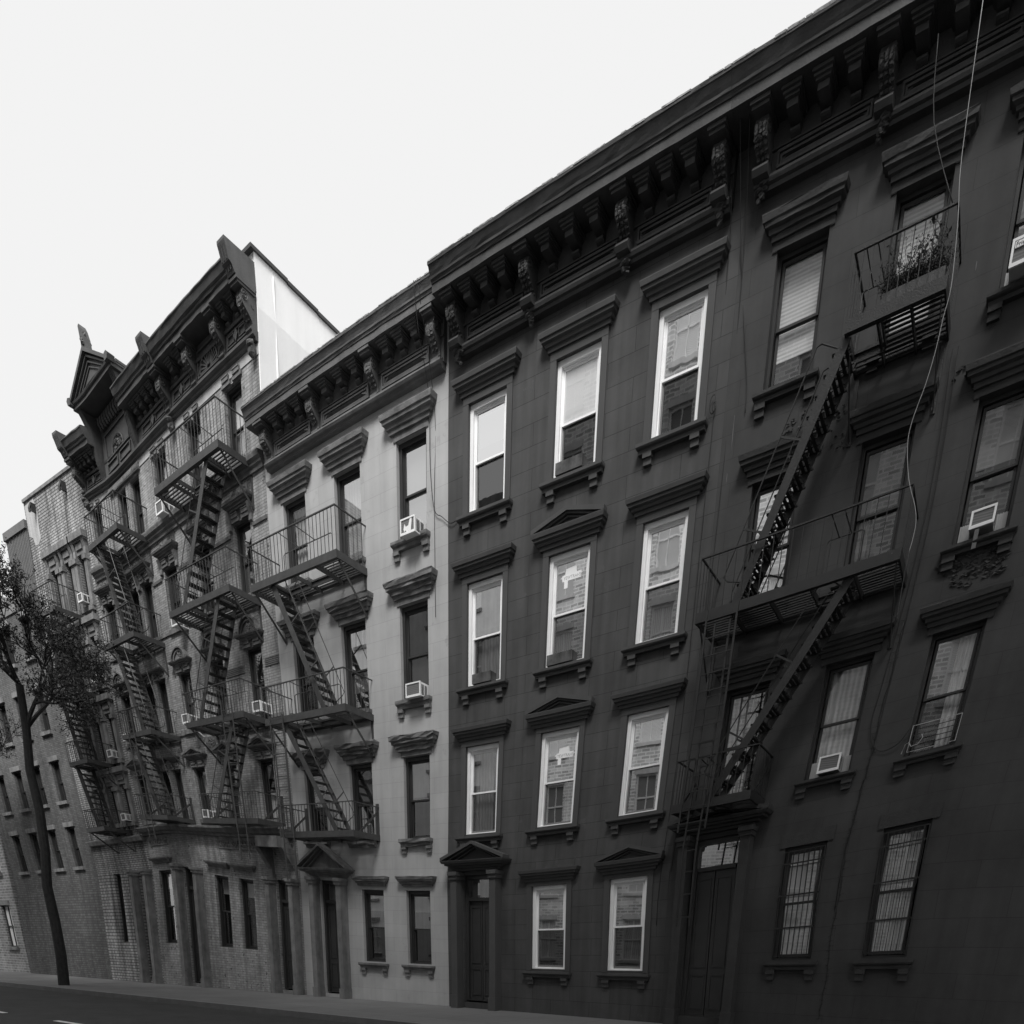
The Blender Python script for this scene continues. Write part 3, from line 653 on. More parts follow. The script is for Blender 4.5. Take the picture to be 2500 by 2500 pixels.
# its great cornice
zs, zt = 16.78, 17.06
cm = M['bcorn']; b = MB()
PB0, PB1 = -13.82, -11.86
for xa, xb in ((-15.15, PB0+.12), (PB1-.12, -6.68)):
    b.sweep([(0, zs-.03), (.58, zs-.03), (.58, zs+.06), (.62, zs+.07), (.63, zs+.11), (.68, zs+.13), (.73, zt-.05), (.76, zt-.03), (.76, zt), (.7, zt+.03), (0, zt+.12)], xa, xb, int((xb-xa)/.22), .008)
co = b.build('cornice', cm, Bb)
b = MB(); b.sweep([(-.01, 15.98), (.1, 15.98), (.1, zs), (-.01, zs)], -15.15, -6.68); b.sweep([(0, 15.86), (.08, 15.88), (.09, 15.93), (.17, 15.96), (.17, 16.02), (.12, 16.06), (0, 16.06)], -15.16, -6.66, None, .003)
b.sweep([(.09, 16.42), (.15, 16.42), (.17, 16.47), (.09, 16.47)], -15.15, -6.68); b.build('frieze', cm, co)
for x in (-6.78, -7.88, -9.08, -10.3, -14.98): scroll_bracket(co, x, .2, zs-.035, 16.0, .5, cm)
for x in (-6.78, -10.3, -14.98):   # short plinths breaking the crown
    q = MB(); q.sweep([(0, zs-.02), (.62, zs-.02), (.68, zs+.08), (.76, zs+.12), (.82, zs+.30), (.86, zt+.12), (.86, zt+.17), (0, zt+.2)], x-.13, x+.13, 1)
    for i in range(3): q.sweep([(.66+.01*i, zs+.02), (.70, zs+.1), (.78, zs+.14), (.84, zs+.30), (.87, zt+.08), (.6, zt)], x-.11+.08*i, x-.07+.08*i, 1)
    q.build('crown_block', cm, co)
    q = MB(); q.blob(x, .12, 15.72, .09, .10, .16, .2, 8, 6); q.blob(x, .16, 15.82, .1, .11, .08, .2, 8, 6); q.build('drop_ornament', cm, co)
for x in (-7.18, -7.56, -9.42, -9.80, -10.75, -11.03, -11.31, -11.58, -13.95, -14.22, -14.49, -14.74): modillion(co, x, .2, zs-.035, 16.44, .46, cm)
for a, c in ((-7.76, -6.92), (-10.16, -9.22), (-11.7, -10.44), (-14.84, -13.9)):
    q = MB(); ring(q, a+.03, c-.03, 16.1, 16.38, .1, .13, .025); xm = (a+c)/2
    ring(q, a+.08, xm-.1, 16.15, 16.33, .1, .14, .02); ring(q, xm+.1, c-.08, 16.15, 16.33, .1, .14, .02)
    q.plate([(xm, 16.11), (xm+.08, 16.24), (xm, 16.37), (xm-.08, 16.24)], .1, .16); q.build('panel', cm, co)
q = MB(); xm = -8.48; R_ = .38   # fan panel in a deep recess
ring(q, xm-.46, xm+.46, 16.08, 16.62, .1, .15, .03)
for i in range(13):
    a = PI*i/12; q.bar((xm+.05*math.cos(a), .13, 16.14+.05*math.sin(a)), (xm+R_*math.cos(a), .13, 16.14+R_*math.sin(a)), .02, .03)
q.tube([(xm+R_*math.cos(PI*i/14), .14, 16.14+R_*math.sin(PI*i/14)) for i in range(15)], .02, 5); q.build('fan_panel', cm, co)
b = MB(); b.box(-8.98, -7.98, -.3, -.02+.1, 16.45, 16.7, 1)
# pediment bay
pz = 17.42; q = MB()
q.box(PB0+.02, PB1-.02, .0, .14, 15.99, pz, 2)
for s in (PB0+.0, PB1-.18):
    prof = [(.02, 15.95)]+[(.16+.54*(i/12)**1.5+.05*math.sin(i/12*6.6-.5), 15.95+(pz-15.95)*i/12) for i in range(13)]+[(.02, pz)]
    q.sweep(prof, s, s+.18, 1)
    for i in range(3): q.sweep([(d+.02, z) for d, z in prof[1:-1]]+[(.1, pz-.1), (.1, 16.1)], s+.02+.055*i, s+.045+.055*i, 1)
q.sweep([(0, pz), (.75, pz), (.75, pz+.07), (.8, pz+.09), (.82, pz+.13), (0, pz+.13)], PB0-.08, PB1+.08, 6, .004)
A_, C_, XM = PB0-.1, PB1+.1, (PB0+PB1)/2; ZP = 18.28
q.plate([(A_+.06, pz+.12), (C_-.06, pz+.12), (XM, ZP-.1)], .4, .7)
for s in (A_, C_):
    k = 1 if s < XM else -1
    for off, dd, tt in ((0, .86, .10), (.13, .79, .05), (.24, .75, .035), (.34, .73, .03)):
        q.plate([(s+k*off*1.2, pz+.13), (s+k*(off*1.2+tt*1.2), pz+.13), (XM, ZP-off-tt*.9), (XM, ZP-off)], .35, dd)
    q.plate([(s-k*.02, pz+.06), (s+k*.12, pz+.06), (s+k*.10, pz+.2), (s+k*.0, pz+.22), (s-k*.06, pz+.16)], .66, .88)
    q.sweep([(.15, pz+.12), (.6, pz+.12), (.6, pz+.2), (.15, pz+.2)], s, s+k*.1, 1)
q.plate([(A_+.1, pz+.1), (C_-.1, pz+.1), (XM, ZP-.12)], .0, .1)
for s, e in ((A_, XM), (XM, C_)):   # pitched roof of the gable
    za, ze = (pz+.14, ZP-.02) if s == A_ else (ZP-.02, pz+.14)
    q.add([(s, 0, za), (e, 0, ze), (e, .84, ze), (s, .84, za), (s, 0, za-.05), (e, 0, ze-.05), (e, .84, ze-.05), (s, .84, za-.05)], [(0, 1, 2, 3), (4, 5, 6, 7), (0, 1, 5, 4), (2, 3, 7, 6), (1, 2, 6, 5), (0, 3, 7, 4)])
q.build('pediment', cm, co)
q = MB(); xm = XM
ring(q, xm-.6, xm+.6, 16.42, 17.0, .14, .18, .03)
q.tube([(xm+.3*math.cos(PI*i/10), .17, 16.46+.3*math.sin(PI*i/10)) for i in range(11)], .02, 5)
for i in range(26): q.blob(xm+random.uniform(-.2, .2), .16, 16.6+random.uniform(-.12, .12), .03, .03, .03, .3, 5, 4)
ring(q, xm-.62, xm-.05, 16.08, 16.34, .14, .18, .03); ring(q, xm+.05, xm+.62, 16.08, 16.34, .14, .18, .03)
for i in range(11): q.sweep([(.14, 17.1), (.22, 17.1), (.3, 17.2), (.3, 17.34), (.14, 17.38)], xm-.62+.12*i-.04, xm-.62+.12*i+.04, 1)
q.build('relief_panel', cm, co)
q = MB(); q.plate([(XM-.10, ZP-.12), (XM+.10, ZP-.12), (XM+.07, ZP+.05), (XM+.05, ZP+.2), (XM-.02, ZP+.4), (XM-.09, ZP+.52), (XM-.14, ZP+.5), (XM-.11, ZP+.2)], .6, .8)
for i in range(12): q.blob(XM-.02+random.uniform(-.06, .05), .72+random.uniform(-.1, .1), ZP+.05+i*.022, .05, .06, .05, .4, 6, 4)
q.build('finial', cm, co)
# guy wires behind the gable
b = MB(); 
for k in range(5): b.tube([(-11.75-.02*k, -.2, 17.75-.11*k), (-10.7, -3.5, 17.55-.11*k)], .008, 4)
b.build('guy_wire', M['wire'], Bb)

# ================================================================== house A: plain brick with stone surrounds
Ab = thing('apartment_building', -17.3, 0, 0, 'pale brick tenement left of the gabled one with eared stone window surrounds and no cornice', 'building', 'houses in the terraced row')
AC_ = [(-18.0, -17.52), (-17.0, -16.54), (-16.11, -15.66)]
AR = [(12.8, 14.5), (10.14, 11.85), (7.42, 9.14), (4.98, 6.5)]
ops = [(a, c, z0, z1) for a, c in AC_ for z0, z1 in AR]+[(a, c, 1.2, 3.0) for a, c in AC_[:2]]+[(-16.2, -15.5, .1, 3.0)]
wall(Ab, -19.25, -15.205, -1, 17.0, ops, M['awall']); bodybox(Ab, -19.25, -15.205, -1, 16.95, M['awall'])
for a, c in AC_:
    for ri, (z0, z1) in enumerate(AR):
        wd = window(Ab, a, c, z0, z1, 'A', random.choice(['hi', 'mid']), 'mid', random.choice([('shade', 1), None]), random.choice([None, ('drape', .5)]))
        q = MB()
        for x in (a-.2, c+.02):
            q.box(x, x+.18, -.005, .10, z0-.02, z1-.25, 1); q.box(x-.02, x+.2, -.005, .15, z1-.25, z1-.10, 1)
            q.sweep([(0, z1-.1), (.09, z1-.1), (.08, z1+.15), (.16, z1+.42), (0, z1+.42)], x+.02, x+.16, 1)
        q.box(a-.02, c+.02, -.005, .05, z1, z1+.42, 1); q.box(a+.03, c-.03, -.005, .09, z1+.14, z1+.34, 1)
        q.box(a-.25, c+.25, -.005, .2, z1+.42, z1+.62, 1); q.box(a-.22, c+.22, -.005, .14, z1+.36, z1+.42, 1)
        q.build('stone_surround', M['astone'], wd)
        q = MB(); q.box(a-.18, c+.18, -.1, .13, z0-.16, z0, 1); q.box(a-.1, a, -.005, .09, z0-.28, z0-.16, 1); q.box(c, c+.1, -.005, .09, z0-.28, z0-.16, 1); q.build('sill', M['astone'], wd)
for a, c in AC_[:2]: window(Ab, a, c, 1.2, 3.0, 'A', 'mid', 'mid')
doorway(Ab, -16.2, -15.5, .15, 3.0, M['astone'])
b = MB(); b.sweep([(0, 4.2), (.15, 4.2), (.2, 4.35), (.2, 4.4), (0, 4.42)], -19.24, -15.22); b.build('string_course', M['astone'], Ab); b = MB(); b.sweep([(-.3, 16.99), (.05, 16.99), (.05, 17.07), (-.3, 17.07)], -19.25, -15.22); b.build('coping', M['astone'], Ab)
b = MB()
for x in (-18.5, -16.35): b.box(x-.04, x+.04, 0, .16, 16.55, 16.78, 1); b.tube([(x, .15, 16.75), (x, .22, 16.6), (x, .22, 16.5)], .035, 6)
b.build('scupper', M['dframe'], Ab)
b = MB(); b.plate([(-19.2, 16.9), (-18.55, 16.95), (-18.42, 16.5), (-18.45, 16.1), (-18.4, 15.75), (-18.6, 15.6), (-18.85, 15.62), (-18.95, 15.9), (-19.18, 16.0)], -.002, .008); b.build('plaster_patch', M['bfrieze'], Ab)
# clad building beyond and others down the street
Fb = thing('apartment_building', -23, 0, 0, 'building behind the tree with vertical ribbed sheet cladding on its upper wall', 'building', 'houses in the terraced row')
FC = [(-20.9, -20.25), (-22.6, -21.9), (-24.3, -23.6), (-26, -25.3)]; FR = [(12.1, 13.6), (9.2, 10.9), (6.3, 8.0), (3.4, 5.2)]
ops = [(a, c, z0, z1) for a, c in FC for z0, z1 in FR]
wall(Fb, -27, -19.255, -1, 13.9, ops, M['fbrick']); bodybox(Fb, -27, -20.95, -1, 13.85, M['fbrick']); bodybox(Fb, -20.94, -19.255, -1, 16.3, M['aclad'])
b = MB(); b.box(-20.9, -19.26, -.3, .03, 13.9, 16.45)
for i in range(14): b.box(-20.85+.115*i, -20.82+.115*i, .0, .05, 13.9, 16.3, 1)
b.box(-20.95, -19.25, -.3, .1, 16.3, 16.55); b.build('sheet_cladding', M['aclad'], Fb)
b = MB(); b.box(-27, -20.95, -.4, .05, 13.9, 14.3); b.build('coping', M['astone'], Fb)
for i, (a, c) in enumerate(FC):
    for z0, z1 in FR:
        wd = window(Fb, a, c, z0, z1, 'A', 'mid', 'mid', ('shade', 1)); q = MB(); q.box(a-.1, c+.1, 0, .06, z1, z1+.2, 1); q.build('lintel', M['astone'], wd); q = MB(); q.box(a-.1, c+.1, 0, .1, z0-.14, z0, 1); q.build('sill', M['astone'], wd)
def plain_house(x0, x1, h, m, label, flip=False, y=0., cols=4, rows=5, fh=3.0, group=None, w_=1.0, hh=1.9, base=1.2, frame='wframe', trim='oppstone', gap=None):
    t = thing('brick_building', (x0+x1)/2, -y, 0, label, 'building', group, warp=False)
    s = -1 if flip else 1
    ops = []
    for i in range(cols):
        xm = x0+(x1-x0)*(i+.5)/cols
        for r in range(rows): z0 = base+r*fh; ops.append((xm-w_/2, xm+w_/2, z0, z0+hh))
    # build as a plain grid of quads facing the street
    xs = sorted({x0, x1} | {q for o_ in ops for q in o_[:2]}); zs = sorted({-1, h} | {q for o_ in ops for q in o_[2:]}); b = MB(False); rv = MB(False)
    D0 = -y
    for i in range(len(xs)-1):
        for j in range(len(zs)-1):
            cx, cz = (xs[i]+xs[i+1])/2, (zs[j]+zs[j+1])/2
            if any(a < cx < c and e < cz < f for a, c, e, f in ops): continue
            b.quad((xs[i], D0, zs[j]), (xs[i+1], D0, zs[j]), (xs[i+1], D0, zs[j+1]), (xs[i], D0, zs[j+1]))
    for a, c, e, f in ops:
        for p, q in (((a, e), (c, e)), ((c, e), (c, f)), ((c, f), (a, f)), ((a, f), (a, e))):
            b.quad((p[0], D0, p[1]), (q[0], D0, q[1]), (q[0], D0-s*.22, q[1]), (p[0], D0-s*.22, p[1]))
    b.quad((x0, D0, -1), (x0, D0-s*12, -1), (x0, D0-s*12, h), (x0, D0, h)); b.quad((x1, D0, -1), (x1, D0-s*12, -1), (x1, D0-s*12, h), (x1, D0, h))
    b.quad((x0, D0-s*12, -1), (x1, D0-s*12, -1), (x1, D0-s*12, h), (x0, D0-s*12, h))
    b.build('wall', m, t, recalc=False)
    q = MB(False); q.quad((x0, D0, h), (x1, D0, h), (x1, D0-s*12, h), (x0, D0-s*12, h)); q.build('roof', M['roof'], t, recalc=False)
    q = MB(False); q.box(x0, x1, D0, D0+s*.35, h-.5, h+.1); q.box(x0, x1, D0, D0+s*.15, h-.9, h-.5); q.build('cornice', M[trim], t)
    for k, (a, c, e, f) in enumerate(ops):
        q = MB(False); zm = (e+f)/2
        for (xa, xb, za, zb) in ((a, a+.07, e, f), (c-.07, c, e, f), (a+.07, c-.07, f-.07, f), (a+.07, c-.07, e, e+.06), (a+.07, c-.07, zm-.03, zm+.03), ((a+c)/2-.015, (a+c)/2+.015, e+.06, f-.07)): q.box(xa, xb, D0-s*.2, D0-s*.12, za, zb)
        wd = q.build('window', M[frame], t)
        q = MB(False); q.box(a-.08, c+.08, D0, D0+s*.1, e-.14, e); q.build('sill', M[trim], wd); q = MB(False); q.box(a-.08, c+.08, D0, D0+s*.03, f, f+.2); q.build('lintel', M[trim], wd)
        q = MB(False); q.box(a+.02, c-.02, D0-s*.175, D0-s*.17, e, f); q.build('pane', M[('drape', 'slat', 'greyshade', 'shade')[(k*7) % 4]], wd)
    return t
OG = 'houses facing the row from across the street'  # heights partly set by the shade they cast on the row
plain_house(-9.0, 3.2, 29.5, M['oppbrick'], 'tall pale brick house mirrored in the white framed windows', True, -17.6, 5, 8, 3.1, OG)
plain_house(3.25, 14.5, 26, M['oppbrick'], 'brick house behind the viewer mirrored in the windows of the black house', True, -17.6, 5, 8, 3.05, OG, frame='wframe')
plain_house(14.55, 28, 35, M['oppbrick2'], 'unseen dark brick tower across the street, raised to shade the black house', True, -17.6, 5, 10, 3.1, OG)  # out of view; its height is chosen to darken the black house
plain_house(-22, -9.05, 21, M['oppstone'], 'pale stone house across the street from the grey stucco house', True, -17.6, 5, 6, 3.2, OG, trim='astone')
plain_house(-40, -22.05, 24, M['oppbrick2'], 'dark brick house at the far left across the street', True, -17.6, 7, 7, 3.2, OG)
plain_house(-44, -27.05, 15.5, M['oppbrick2'], 'brick house far down the street at the left edge', False, 0., 7, 4, 3.3, 'houses in the terraced row', frame='dframe', trim='astone')
plain_house(-70, -44.05, 13, M['oppbrick'], 'farthest brick house of the row at the left end', False, 0., 10, 3, 3.3, 'houses in the terraced row', frame='dframe', trim='astone')
plain_house(13.0, 24, 13.5, M['oppbrick2'], 'dark brick house beyond the black house at the right end', False, .03, 5, 4, 3.2, 'houses in the terraced row')

# ================================================================== fire escapes
def balcony(fe, x0, x1, zf, zr, m, hole=None, dep=1.05, bal=.125, brkz=.85, up=False, cross=3, inner=True):
    b = MB()
    b.box(x0, x1, dep-.03, dep, zf-.09, zf+.07); b.box(x0, x1, dep-.09, dep-.03, zf-.09, zf-.07); b.box(x0, x1, .04, .07, zf-.07, zf+.01)
    for x in (x0, x1-.03): b.box(x, x+.03, .0, dep-.035, zf-.085, zf+.065, 1)
    for i in range(cross):
        x = x0+(x1-x0)*(i+1)/(cross+1); b.box(x-.012, x+.012, .02, dep-.035, zf-.10, zf-.012, 1)
    ba = b.build('balcony', m, fe)
    g_ = MB(); n = int((dep-.12)/.095)
    for i in range(n):
        d = .09+i*.095
        segs = [(x0+.03, x1-.03)]
        if hole and hole[2] < d < hole[3]: segs = [(x0+.03, hole[0]), (hole[1], x1-.03)]
        for a, c in segs:
            if c-a > .03: g_.box(a, c, d, d+.038, zf-.005, zf+.012)
    if hole:
        for xx in hole[:2]: g_.box(xx-.012, xx+.012, hole[2], hole[3], zf-.08, zf+.02, 1)
        g_.box(hole[0], hole[1], hole[2]-.03, hole[2], zf-.10, zf+.05)
    g_.build('grating', M['irone'] if m is not M['ironc'] else M['iron'], ba)
    r = MB(); k = .014
    r.bar((x0, dep-.015, zr), (x1, dep-.015, zr), .035, .022, 4)
    for x in (x0+.012, x1-.012): r.bar((x, 0, zr), (x, dep, zr), .03, .022)
    n = int((x1-x0)/bal)
    for i in range(n+1): x = x0+(x1-x0)*i/n; r.bar((x, dep-.015, zf+.05), (x, dep-.015, zr), .012)
    for x in (x0+.012, x1-.012):
        for i in range(1, 7): d = dep*i/7; r.bar((x, d, zf+.05), (x, d, zr), .012)
    if hole and inner:   # guard round the stair well
        a, c, e = hole[0], hole[1], hole[2]-.02; zh = zr-.08
        r.tube([(a, e, zf), (a, e, zh), (a+.05, e, zh+.03), (c-.05, e, zh+.03), (c, e, zh), (c, e, zf)], .012, 5)
        for t in (.33, .66): r.bar((a+(c-a)*t, e, zh+.03), (a+(c-a)*t-.02, dep-.02, zr), .014)
    r.build('railing', m, ba)
    for x in ((x0+.06, x1-.06)):
        q = MB()
        if not up:
            q.bar((x, dep-.12, zf-.08), (x, .03, zf-brkz), .012, .06); q.box(x-.03, x+.03, .0, .025, zf-brkz-.03, zf-.05, 1)
        else:
            q.bar((x, dep-.2, zf-.02), (x, .04, zf+.62), .012, .06); q.box(x-.05, x+.05, .0, .03, zf-.1, zf+.85, 1)
        q.build('bracket', m, ba)
    return ba
def stair(fe, xt, zt, xb, zb, m, n=12, d0=.40, d1=.95, rail=True, rs=1, plate=False):
    b = MB(); dirx = 1 if xb > xt else -1
    for d in (d0, d1): b.bar((xt, d, zt), (xb, d, zb), .018, .15, 3)
    st = b.build('stair', m, fe)
    for i in range(n):
        t = (i+.6)/n; x = xt+(xb-xt)*t; z = zt+(zb-zt)*t; q = MB(); w_ = .27 if plate else .21
        if plate:
            for k in range(3): q.box(x-w_/2+k*w_/3, x-w_/2+k*w_/3+.052, d0+.012, d1-.012, z-.012, z+.012, 1)
            for d in (d0+.012, (d0*2+d1)/3, (d0+2*d1)/3, d1-.04): q.box(x-w_/2, x+w_/2, d, d+.028, z-.014, z+.010, 1)
        else:
            for k in range(3): q.box(x-w_/2+k*.07, x-w_/2+k*.07+.045, d0+.012, d1-.012, z-.012, z+.014, 1)
        q.build('tread', M['irone'], st)
    if rail:
        q = MB(); L_ = math.hypot(xb-xt, zb-zt); nx, nz = -(zb-zt)/L_, (xb-xt)/L_
        if nz < 0: nx, nz = -nx, -nz
        o = .42; k = rs
        for d in (d0, d1):
            A = (xt+(xb-xt)*.04, zt+(zb-zt)*.04); B_ = (xt+(xb-xt)*.90, zt+(zb-zt)*.90)
            q.tube([(A[0], d, A[1]), (A[0]+nx*o*.8, d, A[1]+nz*o*.8+.05), (A[0]+nx*o, d, A[1]+nz*o), (B_[0]+nx*o, d, B_[1]+nz*o), (B_[0]+nx*o*.8, d, B_[1]+nz*o-.07), (B_[0], d, B_[1])], .012, 5)
            for t in (.35, .7): P = (xt+(xb-xt)*t, zt+(zb-zt)*t); q.bar((P[0], d, P[1]), (P[0]+nx*o, d, P[1]+nz*o), .014, .03)
        q.build('handrail', m, st)
    return st
def ladder(fe, x0, x1, zt, zb, d, m, rung=.28, name='ladder'):
    b = MB()
    for x in (x0, x1): b.bar((x, d, zb), (x, d, zt), .035, .02, 4)
    z = zb+.15
    while z < zt-.05: b.bar((x0, d, z), (x1, d, z), .016); z += rung
    return b.build(name, m, fe)
FG = 'fire escapes on the fronts of the row'
# E
fe = thing('fire_escape', 7.6, .5, 4.05, 'black fire escape with three balconies and two steep stairs on the black stucco house', 'fire escape', FG); m = M['irone']
balcony(fe, 8.0, 9.34, 10.44, 11.27, m, (8.03, 8.5, .38, .97), bal=.13, cross=2, brkz=.95)
balcony(fe, 6.05, 9.34, 7.2, 8.08, m, (8.02, 8.6, .38, .97), bal=.15, cross=4, brkz=.95)
balcony(fe, 6.05, 7.60, 4.04, 4.88, m, (6.35, 6.8, .6, .97), bal=.115, cross=2, up=True)
stair(fe, 8.02, 10.36, 6.72, 7.25, m, 14, plate=True); stair(fe, 8.62, 7.12, 6.75, 4.1, m, 14, plate=True)
ladder(fe, 6.31, 6.86, 7.22, 3.55, 1.16, m); ladder(fe, 6.47, 6.74, 7.0, 1.9, 1.12, m, .38)
# C
fe = thing('fire_escape', -4.7, .5, 4.35, 'grey painted fire escape with three wide balconies on the light grey stucco house', 'fire escape', FG); m = M['ironc']
balcony(fe, -6.36, -3.14, 10.35, 11.24, m, (-5.75, -3.95, .38, .97), brkz=.9); balcony(fe, -6.30, -3.12, 7.25, 8.08, m, (-5.75, -3.95, .38, .97), brkz=.9)
balcony(fe, -6.15, -3.06, 4.36, 5.12, m, None, up=True)
stair(fe, -5.66, 10.40, -3.98, 7.3, m, 13); stair(fe, -5.66, 7.26, -3.82, 4.42, m, 12)
ladder(fe, -6.0, -5.48, 7.35, 4.3, 1.12, m); ladder(fe, -5.86, -5.4, 7.0, 3.1, 1.16, m)
# B right
fe = thing('fire_escape', -8.6, .5, 4.75, 'dark fire escape with four balconies on the right half of the gabled brick tenement', 'fire escape', FG); m = M['ironc']
for zf, zr, x0, x1, u in ((13.63, 14.53, -10.0, -7.14, 0), (10.6, 11.5, -10.0, -7.22, 0), (7.58, 8.46, -9.96, -7.2, 0), (4.74, 5.55, -9.88, -7.1, 1)):
    balcony(fe, x0, x1, zf, zr, m, (-9.1, -7.75, .38, .97) if not u else None, brkz=.9, up=bool(u))
stair(fe, -7.74, 13.62, -9.4, 10.65, m, 13); stair(fe, -7.80, 10.6, -9.35, 7.63, m, 13); stair(fe, -7.82, 7.55, -9.28, 4.8, m, 12)
ladder(fe, -8.06, -7.6, 8.0, 4.5, 1.12, m); ladder(fe, -7.98, -7.56, 6.5, 3.6, 1.16, m)
# B left
fe = thing('fire_escape', -12.8, .5, 4.8, 'narrow fire escape with four balconies below the gabled pediment', 'fire escape', FG)
for zf, zr, x0, x1, u in ((13.6, 14.5, -13.6, -11.95, 0), (10.6, 11.49, -13.6, -11.9, 0), (7.64, 8.5, -13.55, -11.85, 0), (4.82, 5.63, -13.58, -11.85, 1)):
    balcony(fe, x0, x1, zf, zr, m, (-13.3, -12.5, .38, .97) if not u else None, brkz=.9, cross=2, up=bool(u))
stair(fe, -13.18, 13.6, -12.35, 10.65, m, 13); stair(fe, -13.18, 10.58, -12.33, 7.65, m, 13); stair(fe, -13.12, 7.6, -12.36, 4.85, m, 12)
ladder(fe, -13.05, -12.7, 8.4, 4.0, 1.12, m)
# A
fe = thing('fire_escape', -16.8, .5, 4.5, 'black fire escape half hidden by the tree on the pale brick tenement', 'fire escape', FG); m = M['iron']
for zf, zr, x0, x1, u in ((12.5, 13.35, -17.75, -16.2, 0), (9.78, 10.6, -17.6, -16.15, 0), (7.2, 8.0, -17.4, -16.1, 0), (4.6, 5.4, -17.3, -16.0, 0)):
    balcony(fe, x0, x1, zf, zr, m, (-17.3, -16.6, .38, .97), brkz=.8, cross=2)
stair(fe, -17.2, 12.5, -16.6, 9.8, m, 11, rail=False); stair(fe, -17.15, 9.75, -16.6, 7.25, m, 11, rail=False); stair(fe, -17.1, 7.2, -16.5, 4.65, m, 11, rail=False)

# ================================================================== air conditioners
def text_bits(txt, parent, x, d, z, size, m, name='lettering'):
    cu = bpy.data.curves.new(name, 'FONT'); cu.body = txt; cu.size = size; cu.extrude = .001
    o = bpy.data.objects.new(name, cu); col.objects.link(o)
    dg = bpy.context.evaluated_depsgraph_get(); me = bpy.data.meshes.new_from_object(o.evaluated_get(dg)); bpy.data.objects.remove(o)
    base = root_of(parent).location
    for v in me.vertices:
        X, Z = settle(x+v.co.x, z+v.co.y); v.co = (X-base.x, -d-v.co.z-base.y, Z-base.z)
    me.materials.clear(); me.materials.append(m); q = bpy.data.objects.new(name, me); col.objects.link(q); q.parent = parent; return q
AG = 'window air conditioners'
def ac(x0, x1, z0, z1, dout, label, body='acwhite', legs=0, panels=None, spill=False):
    t = thing('air_conditioner', (x0+x1)/2, dout/2, z0, label, 'air conditioner', AG)
    b = MB(); b.box(x0+.008, x1-.008, -.28, dout-.02, z0+.008, z1-.008, 1); cs = b.build('case', M[body], t)
    b = MB(); ring(b, x0, x1, z0, z1, dout-.03, dout, .03, .03, .045); b.build('front_frame', M['acwhite'], t)
    b = MB(); b.box(x0+.03, x1-.03, dout-.02, dout-.012, z0+.045, z1-.03, 1); b.build('grille', M['acgrille'], t)
    b = MB(); h = z1-z0
    for i in range(9):
        zz = z0+h*(.14+.08*i)
        for a, c in ((.10, .45), (.52, .85)):
            b.box(x1-.01, x1-.003, dout*(1-c)-.02, dout*(1-a)-.03, zz, zz+h*.035, 1)
    b.build('side_louvre', M['dframe'], t)
    if panels:
        for a, c in ((panels[0], x0), (x1, panels[1])):
            if c-a > .03:
                b = MB(); b.box(a, c, -.16, -.15, z0, z1, 1)
                n = max(2, int((c-a)/.03))
                for i in range(n): b.box(a+(c-a)*i/n, a+(c-a)*(i+.45)/n, -.15, -.135, z0, z1, 1)
                b.build('side_panel', M['acgrey'], t)
    if legs:
        b = MB()
        for x in (x0+.05, x1-.05): b.bar((x, dout-.02, z0-.01), (x, .02, z0-.3), .03, .03); b.bar((x, 0, z0-.012), (x, dout, z0-.012), .03, .03)
        b.build('support', M['acwhite'], t)
    if spill:
        b = MB(); xm = x0+(x1-x0)*.55; zz = z0+h*.3
        b.plate([(x0+.1, zz+.02), (x0+.13, zz+.11), (x0+.17, zz+.05), (xm, zz+.06), (xm+.06, zz+.2), (xm+.1, zz+.21), (xm+.1, zz+.12), (xm+.08, zz+.02), (xm+.07, zz-.09), (xm+.05, zz-.02), (xm+.02, zz-.08), (xm, zz-.02), (xm-.04, zz-.09), (xm-.08, zz-.01), (x0+.12, zz-.03)], dout-.0125, dout-.007)
        b.build('paint_splash', M['acwhite'], t)
    return t
ac(-1.72, -1.27, 10.56, 10.86, .36, 'air conditioner with a white paint splash in the grey house top right window', spill=True)
ac(-1.72, -1.24, 7.42, 7.72, .3, 'white air conditioner in the middle right window of the grey stucco house')
t = ac(10.03, 10.62, 10.66, 10.98, .42, 'lettered air conditioner in the top window at the right edge of the black house', 'acgrey', panels=(9.96, 10.64))
b = MB(); b.box(10.07, 10.40, .41, .428, 10.86, 10.93, 1); b.build('name_plate', M['acwhite'], t); text_bits('Friedrich', t, 10.08, .43, 10.872, .068, M['wire'])
t = ac(10.13, 10.46, 7.55, 7.80, .24, 'white framed air conditioner on a metal strap in the right window of the black house', 'acgrey', panels=(9.97, 10.6))
b = MB(); b.bar((10.25, .22, 7.53), (10.24, .1, 7.32), .06, .012); b.build('strap', M['acgrey'], t)
ac(8.52, 8.89, 4.33, 4.62, .22, 'white framed air conditioner between ribbed panels low on the black house', 'acgrey', panels=(8.33, 9.02))
ac(-10.96, -10.62, 13.7, 14.02, .4, 'white air conditioner jutting from the top floor of the gabled tenement'); ac(-10.88, -10.58, 10.72, 11.02, .4, 'white air conditioner below the top stair of the gabled tenement')
ac(-7.55, -7.18, 7.80, 8.08, .42, 'air conditioner behind the balcony rail beside the grey stucco house', 'acwhite'); ac(-10.85, -10.52, 7.86, 8.14, .55, 'white air conditioner on angled supports left of the third balcony', legs=1)
ac(-10.88, -10.56, 4.93, 5.2, .35, 'white air conditioner at the left end of the lowest balcony on the tenement')
for (z, l) in ((12.86, 'top right window'), (10.16, 'second row of windows'), (7.44, 'third row of windows'), (5.0, 'lowest upstairs window')):
    ac(-15.98, -15.68, z, z+.28, .33, 'small white air conditioner in the '+l+' of the pale brick tenement')
ac(-14.8, -14.5, 7.88, 8.12, .3, 'small air conditioner in the far left window of the gabled tenement')
